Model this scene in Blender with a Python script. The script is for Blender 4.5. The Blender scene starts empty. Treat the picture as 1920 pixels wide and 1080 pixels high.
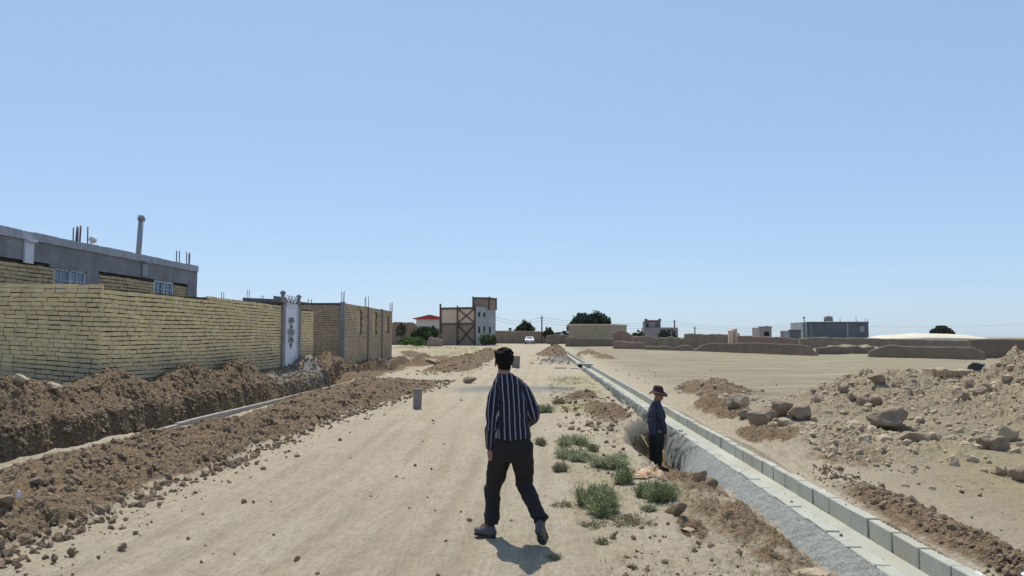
import bpy, bmesh, math, random
import numpy as np
from mathutils import Vector, Matrix, Euler
random.seed(7); rng = np.random.default_rng(11)
R = math.radians
sc = bpy.context.scene
col = sc.collection

# ------------------------------------------------------------------ camera
F = 1400.0; HZ = 631.0; VX = 1010.0; CH = 1.75
pitch = math.atan((HZ-540)/F)
yaw = math.atan(((VX-960)/F)/(math.cos(pitch)+math.sin(pitch)*(HZ-540)/F))
cam_d = bpy.data.cameras.new('camera'); cam = bpy.data.objects.new('camera', cam_d); col.objects.link(cam)
cam.location = (0, 0, CH); cam.rotation_euler = (R(90)+pitch, 0, yaw)
cam_d.sensor_width = 36; cam_d.lens = 36*F/1920; cam_d.clip_end = 5000; cam_d.clip_start = .05
sc.camera = cam
CM = Euler((R(90)+pitch, 0, yaw)).to_matrix()
def ray(px, py): return CM @ Vector(((px-960)/F, (540-py)/F, -1))
def W(px, py, Y):
    d = ray(px, py); t = Y/d.y
    return Vector((d.x*t, Y, CH+d.z*t))
def G(px, py, z=0.):
    d = ray(px, py); t = (z-CH)/d.z
    return Vector((d.x*t, d.y*t, z))
def XY(px, Y): return W(px, HZ, Y).x

# ------------------------------------------------------------------ numpy noise
def _hash(ix, iy, iz, seed):
    h = (ix*374761393 + iy*668265263 + iz*2147483647 + seed*1274126177) & 0xffffffff
    h = ((h ^ (h >> 13))*1274126177) & 0xffffffff
    h = h ^ (h >> 16)
    return (h & 0xffff)/65535.0
def vnoise(x, y, z=None, seed=0):
    x = np.asarray(x, float); y = np.asarray(y, float)
    ix = np.floor(x).astype(np.int64); iy = np.floor(y).astype(np.int64)
    fx = x-ix; fy = y-iy; fx = fx*fx*(3-2*fx); fy = fy*fy*(3-2*fy)
    if z is None:
        a = _hash(ix, iy, 0, seed); b = _hash(ix+1, iy, 0, seed); c = _hash(ix, iy+1, 0, seed); d = _hash(ix+1, iy+1, 0, seed)
        return ((a*(1-fx)+b*fx)*(1-fy)+(c*(1-fx)+d*fx)*fy)*2-1
    iz = np.floor(z).astype(np.int64); fz = z-iz; fz = fz*fz*(3-2*fz)
    r = []
    for k in (0, 1):
        a = _hash(ix, iy, iz+k, seed); b = _hash(ix+1, iy, iz+k, seed); c = _hash(ix, iy+1, iz+k, seed); d = _hash(ix+1, iy+1, iz+k, seed)
        r.append((a*(1-fx)+b*fx)*(1-fy)+(c*(1-fx)+d*fx)*fy)
    return (r[0]*(1-fz)+r[1]*fz)*2-1
def fbm(x, y, oct=4, seed=0, gain=.5, lac=2.03):
    s = 0; a = 1.; n = 0
    for k in range(oct):
        s = s+a*vnoise(x+k*17.3, y-k*9.1, seed=seed+k); n += a; a *= gain; x = x*lac; y = y*lac
    return s/n
def ss(a, b, x):
    t = np.clip((x-a)/(b-a), 0, 1); return t*t*(3-2*t)
def band(x, a, b, w): return ss(a-w, a+w, x)*(1-ss(b-w, b+w, x))
def gs(X, Y, cx, cy, rx, ry): return np.exp(-((X-cx)/rx)**2-((Y-cy)/ry)**2)
def bump(t): return np.where(np.abs(t) < 1, (1-t*t)**1.5*1.0, 0.) if True else 0

# ------------------------------------------------------------------ helpers
def tag(o, label=None, cat=None, group=None, kind=None):
    if label: o['label'] = label
    if cat: o['category'] = cat
    if group: o['group'] = group
    if kind: o['kind'] = kind
    return o
def empty(name, loc, label, cat, group=None, rz=0):
    o = bpy.data.objects.new(name, None); col.objects.link(o); o.location = loc; o.rotation_euler.z = rz
    o.empty_display_size = .2
    return tag(o, label, cat, group)
class MB:
    """collects world-space geometry"""
    def __init__(s): s.v = []; s.f = []; s.mi = []; s.tint = []; s.smooth = []
    def add(s, vs, fs, mi=0, tint=.5, smooth=False):
        b = len(s.v); s.v += [tuple(v) for v in vs]; s.f += [tuple(i+b for i in f) for f in fs]
        s.mi += [mi]*len(fs); s.tint += [tint]*len(vs); s.smooth += [smooth]*len(fs); return s
    def box(s, lo, hi, mi=0, tint=.5, M=None, j=0):
        vs = [Vector((x, y, z)) for z in (lo[2], hi[2]) for y in (lo[1], hi[1]) for x in (lo[0], hi[0])]
        if j: vs = [v+Vector((random.uniform(-j, j), random.uniform(-j, j), random.uniform(-j, j))) for v in vs]
        if M: vs = [M @ v for v in vs]
        return s.add(vs, [(0, 2, 3, 1), (4, 5, 7, 6), (0, 1, 5, 4), (2, 6, 7, 3), (0, 4, 6, 2), (1, 3, 7, 5)], mi, tint)
    def beam(s, a, b, w, h, mi=0, tint=.5):
        a = Vector(a); b = Vector(b); d = b-a; L = d.length; q = d.to_track_quat('Y', 'Z').to_matrix().to_4x4()
        return s.box((-w/2, 0, -h/2), (w/2, L, h/2), mi, tint, Matrix.Translation(a) @ q)
    def tube(s, pts, r, n=8, mi=0, cap=True, smooth=True, tint=.5):
        pts = [Vector(p) for p in pts]; rs = r if isinstance(r, (list, tuple)) else [r]*len(pts)
        vs = []; fs = []
        for i, p in enumerate(pts):
            t = (pts[min(i+1, len(pts)-1)]-pts[max(i-1, 0)]).normalized()
            u = t.orthogonal().normalized() if i == 0 else (u-t*u.dot(t)).normalized()
            w = t.cross(u)
            for k in range(n):
                a = 2*math.pi*k/n; vs.append(p+(u*math.cos(a)+w*math.sin(a))*rs[i])
        for i in range(len(pts)-1):
            for k in range(n):
                k2 = (k+1) % n; fs.append((i*n+k, i*n+k2, (i+1)*n+k2, (i+1)*n+k))
        if cap: fs.append(tuple(range(n))[::-1]); fs.append(tuple((len(pts)-1)*n+k for k in range(n)))
        return s.add(vs, fs, mi, tint, smooth)
    def prism(s, poly, z0, z1, mi=0, tint=.5):
        n = len(poly); z1s = z1 if isinstance(z1, (list, tuple)) else [z1]*n
        vs = [(p[0], p[1], z0) for p in poly]+[(p[0], p[1], z1s[i]) for i, p in enumerate(poly)]
        fs = [(i, (i+1) % n, n+(i+1) % n, n+i) for i in range(n)]+[tuple(range(n))[::-1], tuple(range(n, 2*n))]
        return s.add(vs, fs, mi, tint)
    def build(s, name, mats, parent=None, bevel=0, origin=None):
        me = bpy.data.meshes.new(name); 
        mats = mats if isinstance(mats, (list, tuple)) else [mats]
        o = bpy.data.objects.new(name, me); col.objects.link(o)
        off = Vector((0, 0, 0))
        if parent is not None:
            o.parent = parent; inv = (Matrix.Translation(parent.location) @ parent.rotation_euler.to_matrix().to_4x4()).inverted()
            vs = [inv @ Vector(v) for v in s.v]
            if parent.parent is not None or parent.type == 'MESH': vs = [Vector(v)-wloc(parent) for v in s.v]
        else:
            if origin is None:
                a = np.array(s.v); off = Vector(((a[:, 0].min()+a[:, 0].max())/2, (a[:, 1].min()+a[:, 1].max())/2, a[:, 2].min()))
            else: off = Vector(origin)
            vs = [Vector(v)-off for v in s.v]; o.location = off
        me.from_pydata([tuple(v) for v in vs], [], s.f); me.validate()
        for m in mats: me.materials.append(m)
        if len(me.polygons) == len(s.mi):
            me.polygons.foreach_set('material_index', s.mi); me.polygons.foreach_set('use_smooth', s.smooth)
        at = me.attributes.new('tint', 'FLOAT', 'POINT')
        if len(me.vertices) == len(s.tint): at.data.foreach_set('value', s.tint)
        bm = bmesh.new(); bm.from_mesh(me); bmesh.ops.recalc_face_normals(bm, faces=bm.faces)
        bm.to_mesh(me); bm.free()
        if bevel:
            m = o.modifiers.new('bevel', 'BEVEL'); m.width = bevel; m.segments = 1; m.limit_method = 'ANGLE'
        me.update(); return o
def wloc(o):
    p = Vector(o.location)
    while o.parent: o = o.parent; p = p+Vector(o.location)
    return p
def obj_np(name, V, Fq, mat, parent=None, smooth=True, attrs=None, loc=(0, 0, 0)):
    me = bpy.data.meshes.new(name); V = np.asarray(V, np.float32)-np.array(loc, np.float32); Fq = np.asarray(Fq, np.int32)
    k = Fq.shape[1]
    me.vertices.add(len(V)); me.vertices.foreach_set('co', V.ravel())
    me.loops.add(Fq.size); me.loops.foreach_set('vertex_index', Fq.ravel())
    me.polygons.add(len(Fq)); me.polygons.foreach_set('loop_start', np.arange(0, Fq.size, k, dtype=np.int32))
    me.polygons.foreach_set('use_smooth', np.full(len(Fq), smooth))
    me.update(calc_edges=True)
    for n, a in (attrs or {}).items():
        at = me.attributes.new(n, 'FLOAT', 'POINT'); at.data.foreach_set('value', np.asarray(a, np.float32))
    me.materials.append(mat)
    o = bpy.data.objects.new(name, me); col.objects.link(o)
    o.location = loc
    if parent: o.parent = parent; o.location = Vector(loc)-wloc(parent)
    return o

# ------------------------------------------------------------------ materials
class NT:
    def __init__(s, name, rough=.9, spec=.2):
        s.m = bpy.data.materials.new(name); s.m.use_nodes = True; s.t = s.m.node_tree; s.n = s.t.nodes; s.l = s.t.links
        s.b = s.n['Principled BSDF']; s.b.inputs['Roughness'].default_value = rough; s.b.inputs['Specular IOR Level'].default_value = spec
        s.co = s.n.new('ShaderNodeTexCoord').outputs['Object']
    def geo(s):
        s.co = s.n.new('ShaderNodeNewGeometry').outputs['Position']; return s
    def noise(s, scale, detail=4, rough=.55, vec=None, stretch=None):
        v = vec or s.co
        if stretch:
            mp = s.n.new('ShaderNodeMapping'); mp.inputs['Scale'].default_value = stretch; s.l.new(v, mp.inputs['Vector']); v = mp.outputs[0]
        x = s.n.new('ShaderNodeTexNoise'); x.inputs['Scale'].default_value = scale; x.inputs['Detail'].default_value = detail; x.inputs['Roughness'].default_value = rough
        s.l.new(v, x.inputs['Vector']); return x.outputs['Fac']
    def voro(s, scale, out='Distance', vec=None, feature='F1'):
        x = s.n.new('ShaderNodeTexVoronoi'); x.inputs['Scale'].default_value = scale; x.feature = feature
        s.l.new(vec or s.co, x.inputs['Vector']); return x.outputs[out]
    def ramp(s, fac, stops):
        r = s.n.new('ShaderNodeValToRGB'); e = r.color_ramp.elements
        for i, (p, c) in enumerate(stops):
            if i < 2: el = e[i]; el.position = p
            else: el = e.new(p)
            el.color = (*c, 1) if len(c) == 3 else c
        s.l.new(fac, r.inputs[0]); return r.outputs[0]
    def mix(s, f, a, b, mode='MIX'):
        x = s.n.new('ShaderNodeMix'); x.data_type = 'RGBA'; x.blend_type = mode
        for sock, val in ((x.inputs[0], f), (x.inputs[6], a), (x.inputs[7], b)):
            if hasattr(val, 'links'): s.l.new(val, sock)
            elif isinstance(val, (int, float)): sock.default_value = val
            else: sock.default_value = (*val, 1)
        return x.outputs[2]
    def math(s, op, a, b=0., c=None):
        x = s.n.new('ShaderNodeMath'); x.operation = op
        for i, val in enumerate((a, b) if c is None else (a, b, c)):
            if hasattr(val, 'links'): s.l.new(val, x.inputs[i])
            else: x.inputs[i].default_value = val
        return x.outputs[0]
    def attr(s, n):
        x = s.n.new('ShaderNodeAttribute'); x.attribute_name = n; return x.outputs['Fac']
    def sep(s, v=None):
        x = s.n.new('ShaderNodeSeparateXYZ'); s.l.new(v or s.co, x.inputs[0]); return x.outputs
    def color(s, c): 
        if hasattr(c, 'links'): s.l.new(c, s.b.inputs['Base Color'])
        else: s.b.inputs['Base Color'].default_value = (*c, 1)
        return s
    def bump(s, h, strength=.5, dist=.02):
        x = s.n.new('ShaderNodeBump'); x.inputs['Strength'].default_value = strength; x.inputs['Distance'].default_value = dist
        s.l.new(h, x.inputs['Height']); s.l.new(x.outputs[0], s.b.inputs['Normal']); return s
def vary(name, c1, c2, scale=4, rough=.9, bscale=30, bstr=.4, bdist=.01, c3=None, spec=.2, geo=False):
    t = NT(name, rough, spec)
    if geo: t.geo()
    n = t.noise(scale, 6, .6)
    st = [(.3, c1), (.7, c2)]+([(.85, c3)] if c3 else [])
    t.color(t.ramp(n, st) if name != 'wet_mortar' else t.mix(t.ramp(t.voro(34), [(.35, (0, 0, 0)), (.65, (.6, .6, .6))]), t.ramp(n, st), (.20, .20, .185))); t.bump(t.noise(bscale, 4, .6), bstr, bdist)
    return t.m
def plain(name, c, rough=.6, spec=.4, metal=0):
    t = NT(name, rough, spec); n = t.noise(9, 3)
    t.color(t.mix(t.math('MULTIPLY', n, .35), c, tuple(x*.7 for x in c))); t.b.inputs['Metallic'].default_value = metal; return t.m

def brick_mat(name, ya, yb, grey, dirt, zref=None):
    t = NT(name, .92, .15).geo(); tint = t.attr('tint')
    c = t.ramp(tint, [(0., tuple(x*.82 for x in ya)), (.3, ya), (.55, yb), (.8, tuple(x*.88 for x in ya)), (1., grey)])
    n = t.noise(3.2, 5, .6); c = t.mix(t.ramp(n, [(.45, (0, 0, 0)), (.75, (1, 1, 1))]), c, dirt)
    n2 = t.noise(60, 3, .7); c = t.mix(.5, c, t.ramp(n2, [(.3, tuple(x*.78 for x in ya)), (.7, tuple(min(1, x*1.25) for x in yb))]))
    n0 = t.noise(.8, 4, .6); c = t.mix(t.ramp(n0, [(.42, (0, 0, 0)), (.66, (.4, .4, .4))]), c, tuple(x*.62 for x in yb))
    if zref:   # rising damp / dirt splash on the lowest courses
        z = t.sep()[2]; k = t.math('SUBTRACT', zref, z); k = t.math('ADD', t.math('MULTIPLY', k, 1.6), t.math('MULTIPLY', t.noise(1.3, 3), .8))
        k = t.ramp(k, [(.25, (0, 0, 0)), (1.1 if False else 1., (1, 1, 1))]); c = t.mix(t.math('MULTIPLY', k, .62), c, dirt)
    t.color(c); t.bump(t.noise(90, 4, .7), .5, .006); return t.m
M = {}
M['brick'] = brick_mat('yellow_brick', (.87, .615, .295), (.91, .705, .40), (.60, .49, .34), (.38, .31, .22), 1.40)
M['brick_buff'] = brick_mat('buff_brick', (.58, .43, .235), (.65, .50, .30), (.42, .33, .21), (.27, .205, .135))  # duller buff brick for the house panels
M['brick_red'] = brick_mat('brown_brick', (.53, .39, .25), (.59, .46, .31), (.43, .34, .26), (.30, .22, .16))
M['mortar'] = vary('dark_mortar', (.035, .028, .02), (.08, .066, .046), 12)
M['mortar_l'] = vary('brown_mortar', (.10, .08, .06), (.2, .165, .125), 12)
M['cement'] = vary('grey_cement_render', (.20, .195, .19), (.33, .32, .31), 2.2, bscale=18, bstr=.6, bdist=.02)
M['parapet'] = vary('pale_parapet_render', (.34, .34, .36), (.46, .46, .48), 3)
M['kerb'] = vary('precast_concrete', (.37, .37, .315), (.48, .485, .41), 3.5, bscale=60, bstr=.35, bdist=.004, geo=True)
t = NT('precast_concrete', .9, .2).geo(); c = t.ramp(t.noise(2.2, 6, .65), [(.3, (.35, .35, .30)), (.7, (.49, .495, .42))])
c = t.mix(t.ramp(t.noise(1.1, 7, .7), [(.50, (0, 0, 0)), (.68, (.75, .75, .75))]), c, (.37, .31, .22)); c = t.mix(t.ramp(t.noise(14, 5, .75), [(.32, (.55, .55, .55)), (.45, (0, 0, 0))]), c, (.22, .215, .18))
t.color(c); t.bump(t.noise(45, 5, .7), .6, .008); M['kerb'] = t.m
M['kerb2'] = vary('dusty_concrete', (.30, .27, .24), (.40, .36, .32), 6, bscale=60, bstr=.35, bdist=.004)
M['kerb3'] = vary('grey_brown_concrete', (.21, .18, .165), (.29, .255, .235), 6, bscale=60, bstr=.35, bdist=.004)  # darker grey-brown concrete for the standing blocks
M['lean'] = vary('wet_mortar', (.24, .25, .235), (.38, .395, .37), 7, bscale=45, bstr=1., bdist=.03, geo=True)
M['white_metal'] = plain('white_painted_metal', (.74, .73, .76), .45)
M['steel'] = plain('galvanised_steel', (.30, .31, .33), .5, .5, .3)
M['darksteel'] = plain('dark_iron', (.07, .075, .08), .6)
M['rebar'] = plain('rusty_rebar', (.12, .09, .08), .8)
M['ibeam'] = plain('brown_primer_steel', (.10, .062, .045), .7)
M['glass'] = plain('window_glass', (.10, .13, .17), .12, .8)
M['frame_w'] = plain('pale_blue_window_frame', (.55, .62, .68), .5)
M['void'] = plain('unlit_opening', (.04, .032, .026), .95, .05)
M['adobe'] = vary('adobe_mud', (.21, .165, .125), (.29, .235, .175), 1.6, bscale=8, bstr=.8, bdist=.04, geo=True)
M['adobe2'] = vary('adobe_mud_dark', (.18, .14, .105), (.25, .195, .15), 1.2, bscale=8, bstr=.8, bdist=.04, geo=True)
M['adobe_red'] = vary('reddish_clay_wall', (.23, .165, .13), (.30, .215, .165), 1.2, bscale=8, bstr=.8, bdist=.04, geo=True)
M['adobe_y'] = vary('buff_brick_plain', (.33, .28, .19), (.40, .34, .24), 1.0, bscale=8, bstr=.8, bdist=.04, geo=True)
M['tanpanel'] = vary('tan_brick_infill', (.60, .44, .34), (.68, .52, .41), .9, bscale=6, geo=True)
M['tanpanel2'] = vary('brown_and_shaded_infill', (.27, .20, .16), (.33, .255, .205), .9, bscale=6, geo=True)  # darkened tan; on the lower storey it paints shade into the wall colour
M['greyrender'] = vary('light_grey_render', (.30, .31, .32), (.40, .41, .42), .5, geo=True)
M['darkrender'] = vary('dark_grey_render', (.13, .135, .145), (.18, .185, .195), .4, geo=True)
M['pinkrender'] = vary('pink_grey_render', (.30, .25, .25), (.36, .30, .30), .5, geo=True)
M['redroof'] = plain('red_metal_roof', (.42, .045, .055), .5)
M['cream'] = vary('cream_sheeting', (.60, .54, .42), (.70, .64, .50), .4, geo=True)
M['rock'] = vary('clay_boulder', (.38, .295, .195), (.51, .41, .28), 4, bscale=22, bstr=.9, bdist=.03, geo=True)
M['boulder'] = vary('brown_clay_boulder', (.25, .185, .13), (.38, .295, .21), 5, bscale=18, bstr=1., bdist=.05, geo=True)
M['rock_d'] = vary('brown_clay_clod', (.16, .112, .070), (.30, .222, .145), 5, bscale=22, bstr=.9, bdist=.03, geo=True)
# ------------------------------------------------------------------ ground
def heights(X, Y, fine=True):
    X = np.asarray(X, float); Y = np.asarray(Y, float)
    br = np.zeros_like(X); gr = np.zeros_like(X); ye = np.zeros_like(X)
    n_lo = fbm(X*.35, Y*.35, 3, 1); n_m = fbm(X*1.3, Y*1.3, 4, 5); n_h = fbm(X*5.5, Y*5.5, 4, 9)
    z = .05*n_lo+.02*n_m
    z = z+.35*ss(50, 140, Y)*(1-ss(8, 30, X))
    z = z*ss(0, 6, Y+0*X) if False else z
    # left yard terrace
    wob = .12*vnoise(Y*.9, Y*0+3.1, seed=31)
    z = z+.30*(1-ss(-7.97, -7.80, X+wob))*(1-ss(70, 100, Y))
    z = z+.35*(1-ss(-9.1, -8.2, X))*(1-ss(60, 100, Y))
    zb = z.copy()
    # heap against the brick wall
    hn = .98+.42*vnoise(Y*.62, Y*0+.5, seed=41)+.16*np.sin(Y*2.1+.8)+.18*vnoise(Y*1.7, Y*0, seed=42)
    fade = (1-ss(29, 33, Y))
    heap = .50*np.exp(-((X+8.55+.1*n_m)/.42)**2)*np.clip(hn, .45, 1.35)*fade
    heap = heap*(1-.75*band(Y, 22.5, 27.2, .9))
    z = z+heap
    br = np.maximum(br, (1-ss(-7.85, -7.65, X+wob))*(1-ss(31, 36, Y+n_lo)))
    # heaps before the far brick building
    for cx, cy, rx, ry, h in ((-7.6, 30.5, .9, 2.6, .55), (-7.7, 36.5, .8, 2.5, .30), (-7.3, 43, 1.0, 3.0, .50), (-6.3, 48, 1.0, 3.5, .42), (-8.0, 51, 1.2, 3, .3)):
        g = gs(X, Y, cx, cy, rx, ry); z = z+h*g*(1+.5*n_m); br = np.maximum(br, ss(.12, .4, g+.15*n_m))
    g = gs(X, Y, -8.45, 25.4, .75, 2.6); z = z-.04*g; gk = ss(.2, .45, g+.25*n_m)*(1-ss(-8.0, -7.8, X+wob)); gr = np.maximum(gr, gk*.85)
    # left trench
    tw = .13*vnoise(Y*1.4, Y*0+7, seed=51)+.06*vnoise(Y*4, Y*0+7, seed=52)
    n_w = fbm(X*3+9, Y*3, 3, 55)
    tr = band(X, -7.86+tw+.10*n_w, -7.12+.4*tw, .13)*ss(3, 5, Y)*(1-ss(44, 50, Y))
    z = z-.60*tr*(1-.45*ss(16, 22, Y)); br = np.maximum(br, tr*.9)
    z = z+.13*(1-ss(-7.15, -6.6, X))*ss(-7.9, -7.2, X)*(1-ss(11, 16, Y))
    br = br*(1-.0*tr)
    # windrow beside the left kerb
    xr = -4.35+.95*ss(15, 26, Y)+.28*fbm(Y*.7, Y*0+2, 3, 61)+.25*n_m
    xl = -6.15-.80*ss(15.5, 21, Y)-.60*ss(11.5, 9, Y)+.18*fbm(Y*.6, Y*0+8, 3, 63)
    c = (xl+xr)/2; hw = (xr-xl)/2; t = (X-c)/hw
    ext = (1-ss(25, 30, Y+2*n_m))
    wr = np.where(np.abs(t) < 1, (1-t*t), 0)*ext
    z = z+(.33+.12*fbm(Y*.5, X*.5, 3, 65))*wr*(.75+.5*n_m*.6+.25)
    br = np.maximum(br, ss(0.02, .22, wr+.12*n_h*ext)*(1-.30*ss(10.5, 7.5, Y+1.2*n_lo+X*.2)))
    # far windrow left of the road
    t = (X+4.6+.25*vnoise(Y*.3, Y*0, seed=71))/1.35; ext = ss(34, 40, Y)*(1-ss(72, 80, Y)); wr2 = np.where(np.abs(t) < 1, 1-t*t, 0)*ext
    z = z+.55*wr2*(.8+.5*n_m); br = np.maximum(br, ss(.05, .3, wr2))
    # dirt and gravel piles by the far channel
    g = gs(X, Y, 1.35, 62, 1.35, 6); z = z+1.0*g*(1+.2*n_m); br = np.maximum(br, ss(.15, .4, g))
    g = gs(X, Y, 4.4, 66, 1.1, 5); z = z+.5*g*(1+.5*n_h); br = np.maximum(br, ss(.2, .6, g+.3*n_m)*.8)
    g = gs(X, Y, 5.0, 57, .9, 1.8); z = z+.4*g*(1+.5*n_h); br = np.maximum(br, ss(.2, .6, g+.3*n_m)*.8)
    g = gs(X, Y, 1.25, 49, 1.1, 3); z = z+.42*g*(1+.3*n_h); gr = np.maximum(gr, ss(.2, .5, g)); br = br*(1-gr)
    # grey gravel strip across the road
    g = band(Y+.6*n_m+1.4*n_lo, 24.0, 26.2, .6)*band(X+.5*n_m, -2.6, 1.3, .5); gr = np.maximum(gr, g*.88); z = z+.03*g
    # disturbed soil between road and channel
    g = gs(X, Y, 1.15, 20.6, .42, 1.0); z = z+.30*g*(1+.5*n_m); br = np.maximum(br, ss(.2, .5, g))
    g = gs(X, Y, 1.5, 17.0, .55, 2.4); z = z+.10*g*(1+1.5*n_h); br = np.maximum(br, ss(.25, .8, g+.4*n_h)*.8)
    g = band(X+.2*n_m, 1.3, 2.3, .25)*ss(3.5, 4.5, Y)*(1-ss(9.5, 11, Y)); br = np.maximum(br, g*ss(-.1, .5, n_m+.5*n_h)*.55); z = z+.035*g*n_h
    g = band(X+.25*n_m, 1.45, 2.35, .3)*ss(4, 5, Y)*(1-ss(10.5, 12.5, Y)); br = np.maximum(br, g*(.38+.35*ss(-.3, .3, n_h))); z = z+g*.03*n_h
    g = gs(X, Y, 1.42, 7.1, .14, .5); z = z-.10*g; br = np.maximum(br, ss(.3, .7, g))
    # channel trench
    lip = 2.22-.20*ss(12, 8.5, Y)-.78*ss(16.5, 13.5, Y)*ss(8.4, 9.8, Y)-.05*ss(9.5, 8.5, Y)+.08*vnoise(Y*1.1, Y*0, seed=81)
    dep = .15+(.15*ss(9, 11, Y)+.46*ss(11, 13.5, Y))*(1-ss(38, 44, Y))
    prof = ss(0, .40, X-lip)
    cut = dep*prof*(1-ss(2.50, 2.56, X))
    z = z*(1-band(X, 2.2, 3.4, .15))-cut
    br = np.maximum(br, ss(.1, .6, prof*(1-ss(2.5, 2.56, X)))*ss(8.9, 10.6, Y)*.95*(1-ss(44, 48, Y)))
    # under the channel itself and the level strip right of it
    z = np.where((X > 2.5) & (X < 3.30), -.60, z)
    z = np.where((X >= 3.30) & (X < 3.60), -.045+(z+.045)*ss(3.38, 3.58, X), z)
    # spoil right of channel
    g = band(X+.12*n_m, 3.36, 3.82, .10)*ss(3, 5, Y)*(1-ss(24, 30, Y)); k = ss(-.1, .5, vnoise(Y*.45, Y*0, seed=91)+.4*n_m)
    g = g*(.3+.7*ss(9.2, 8.2, Y)); spo = g; z = z+.07*g*k; br = np.maximum(br, g*(.35+.65*k)*.8)
    # rubble field on the right
    rub = np.zeros_like(X)
    for cx, cy, rx, ry, h in ((4.5, 11.7, 1.0, 1.3, .25), (5.6, 10.9, .9, 1.1, .14), (8.3, 18.3, 1.7, 1.9, .78), (6.0, 15.8, 1.5, 1.6, .20), (10.2, 14.0, 1.6, 2.6, .55),
                              (11.4, 18.6, 1.9, 1.6, .30), (11.5, 13.8, 1.8, 1.8, .35), (9.3, 12.0, 1.4, 1.6, .22), (8.0, 15.0, 1.0, 1.2, .15)):
        g = gs(X, Y, cx, cy, rx, ry); rub = rub+h*g
    rub = rub+1.22*ss(9.5, 11.6, X+.2*n_m)*np.exp(-((Y-16.6)/2.6)**2)
    k = ss(.04, .30, rub)
    z = z+rub*(1+.18*n_m)+k*(.11*n_m+.13*np.abs(n_h)+.08*fbm(X*2.6, Y*2.6, 4, 101))
    for cx, cy, rx, ry, h in ((5.3, 22.8, 1.15, 1.6, .42), (3.95, 16.6, .42, 1.8, .33), (3.75, 12.6, .35, 1.2, .16)):
        g = gs(X, Y, cx, cy, rx, ry); z = z+h*g*(1+.5*n_m+.3*n_h); br = np.maximum(br, ss(.15, .5, g)*.8)
    g = gs(X, Y, 4.2, 10.4, .8, .8); br = np.maximum(br, ss(.3, .9, g+.3*n_h)*.55)
    # low collapsed mound in the gap of the ruined walls
    g = gs(X, Y, 32.5, 79, 3.5, 6); z = z+.9*g*(1+.4*n_m)
    # shallow tyre tracks
    sw = .35*np.sin(Y*.12+.4)+.15*fbm(Y*.25, Y*0, 2, 111)
    tk = np.zeros_like(X); m_road = np.zeros_like(X)
    for xc, w in ((-3.2, .10), (-2.85, .09), (-1.75, .11), (-1.25, .08), (-.85, .12), (-2.3, .08), (-3.75, .09), (.15, .1), (-.3, .07)):
        tk = tk+np.exp(-((X-xc-sw-.12*vnoise(Y*.4, Y*0+xc, seed=113))/w)**2)*(.5+.5*vnoise(Y*.6, Y*0+xc*5, seed=115))
    clean = (1-br)*(1-k)*(1-gr)
    z = z-.034*tk*clean
    # yellow dry grass tint
    ye = band(X+.35*n_m, .6, 2.0, .3)*ss(4.5, 6, Y)*(1-ss(34, 44, Y))*ss(-.05, .45, n_m+.3*n_h)
    ye = np.maximum(ye, band(X, 5.2, 12, .8)*band(Y, 5.5, 10.8, .8)*ss(.0, .5, n_lo+.6*n_m)*.8)
    ye = np.maximum(ye, band(X, 1.5, 2.5, .2)*band(Y, 22, 36, 2)*.55)
    ye = np.maximum(ye, (1-ss(-4.5, -3, X))*ss(52, 58, Y)*(1-ss(110, 130, Y))*(.55+.5*n_lo))
    if fine:
        n_v = fbm(X*17, Y*17, 3, 121); nw = ss(90, 8, Y)
        ridg = 1-np.abs(fbm(X*8.5+n_m, Y*8.5, 3, 131))*2
        n_x = fbm(X*43, Y*43, 2, 141)*ss(22, 9, Y); n_h2 = n_h*(1-.6*spo); 
        z = z+(br*(.07*n_h2+.07*n_v+.022*n_x+.04*ridg*(.5+.5*n_m)*(1-spo))+k*(.055*n_v+.05*ridg+.018*n_x)+clean*(.010*n_h+.009*n_v+.004*n_x)+gr*.02*n_v)*np.where(X > 2.5, ss(3.36, 3.5, X), 1)*(.25+.75*nw)
    ye = ye*(1-br); 
    heights.tk = tk*clean
    return z, br, gr, ye, k
def gz(x, y): return float(heights(np.array([x]), np.array([y]), False)[0][0])
ys = [-40., -20, -10, -5, -2, -.5]; y = .8
while y < 1500:
    ys.append(y); y *= 1.0055 if y < 22 else (1.010 if y < 90 else (1.03 if y < 300 else 1.15))
ys = np.array(ys)
rs = np.concatenate([[-40, -12, -5, -2.5, -1.6, -1.2, -1.0, -.92], np.linspace(-.86, .78, 980), [.84, .95, 1.2, 1.6, 2.5, 5, 12, 40]])
Wd = np.maximum(ys, 1.2)
YY = np.repeat(ys[:, None], len(rs), 1); XX = rs[None, :]*Wd[:, None]
# far rows: do not spread the skirt too wide
XX = np.clip(XX, -2500, 2500)
Z, BR, GR, YE, KK = heights(XX.ravel(), YY.ravel()); TK = heights.tk
farm = ss(250, 500, YY.ravel()); Z = Z*(1-farm)-1.2*farm*0
near = ss(2.2, 1.0, YY.ravel())
Z = Z*(1-near)+heights(XX.ravel()*0, YY.ravel()*0+2, False)[0]*near*0
nr, nc = YY.shape
V = np.stack([XX.ravel(), YY.ravel(), Z], 1)
i = np.arange(nr-1)[:, None]*nc+np.arange(nc-1)[None, :]
Fq = np.stack([i, i+1, i+nc+1, i+nc], -1).reshape(-1, 4)

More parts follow.
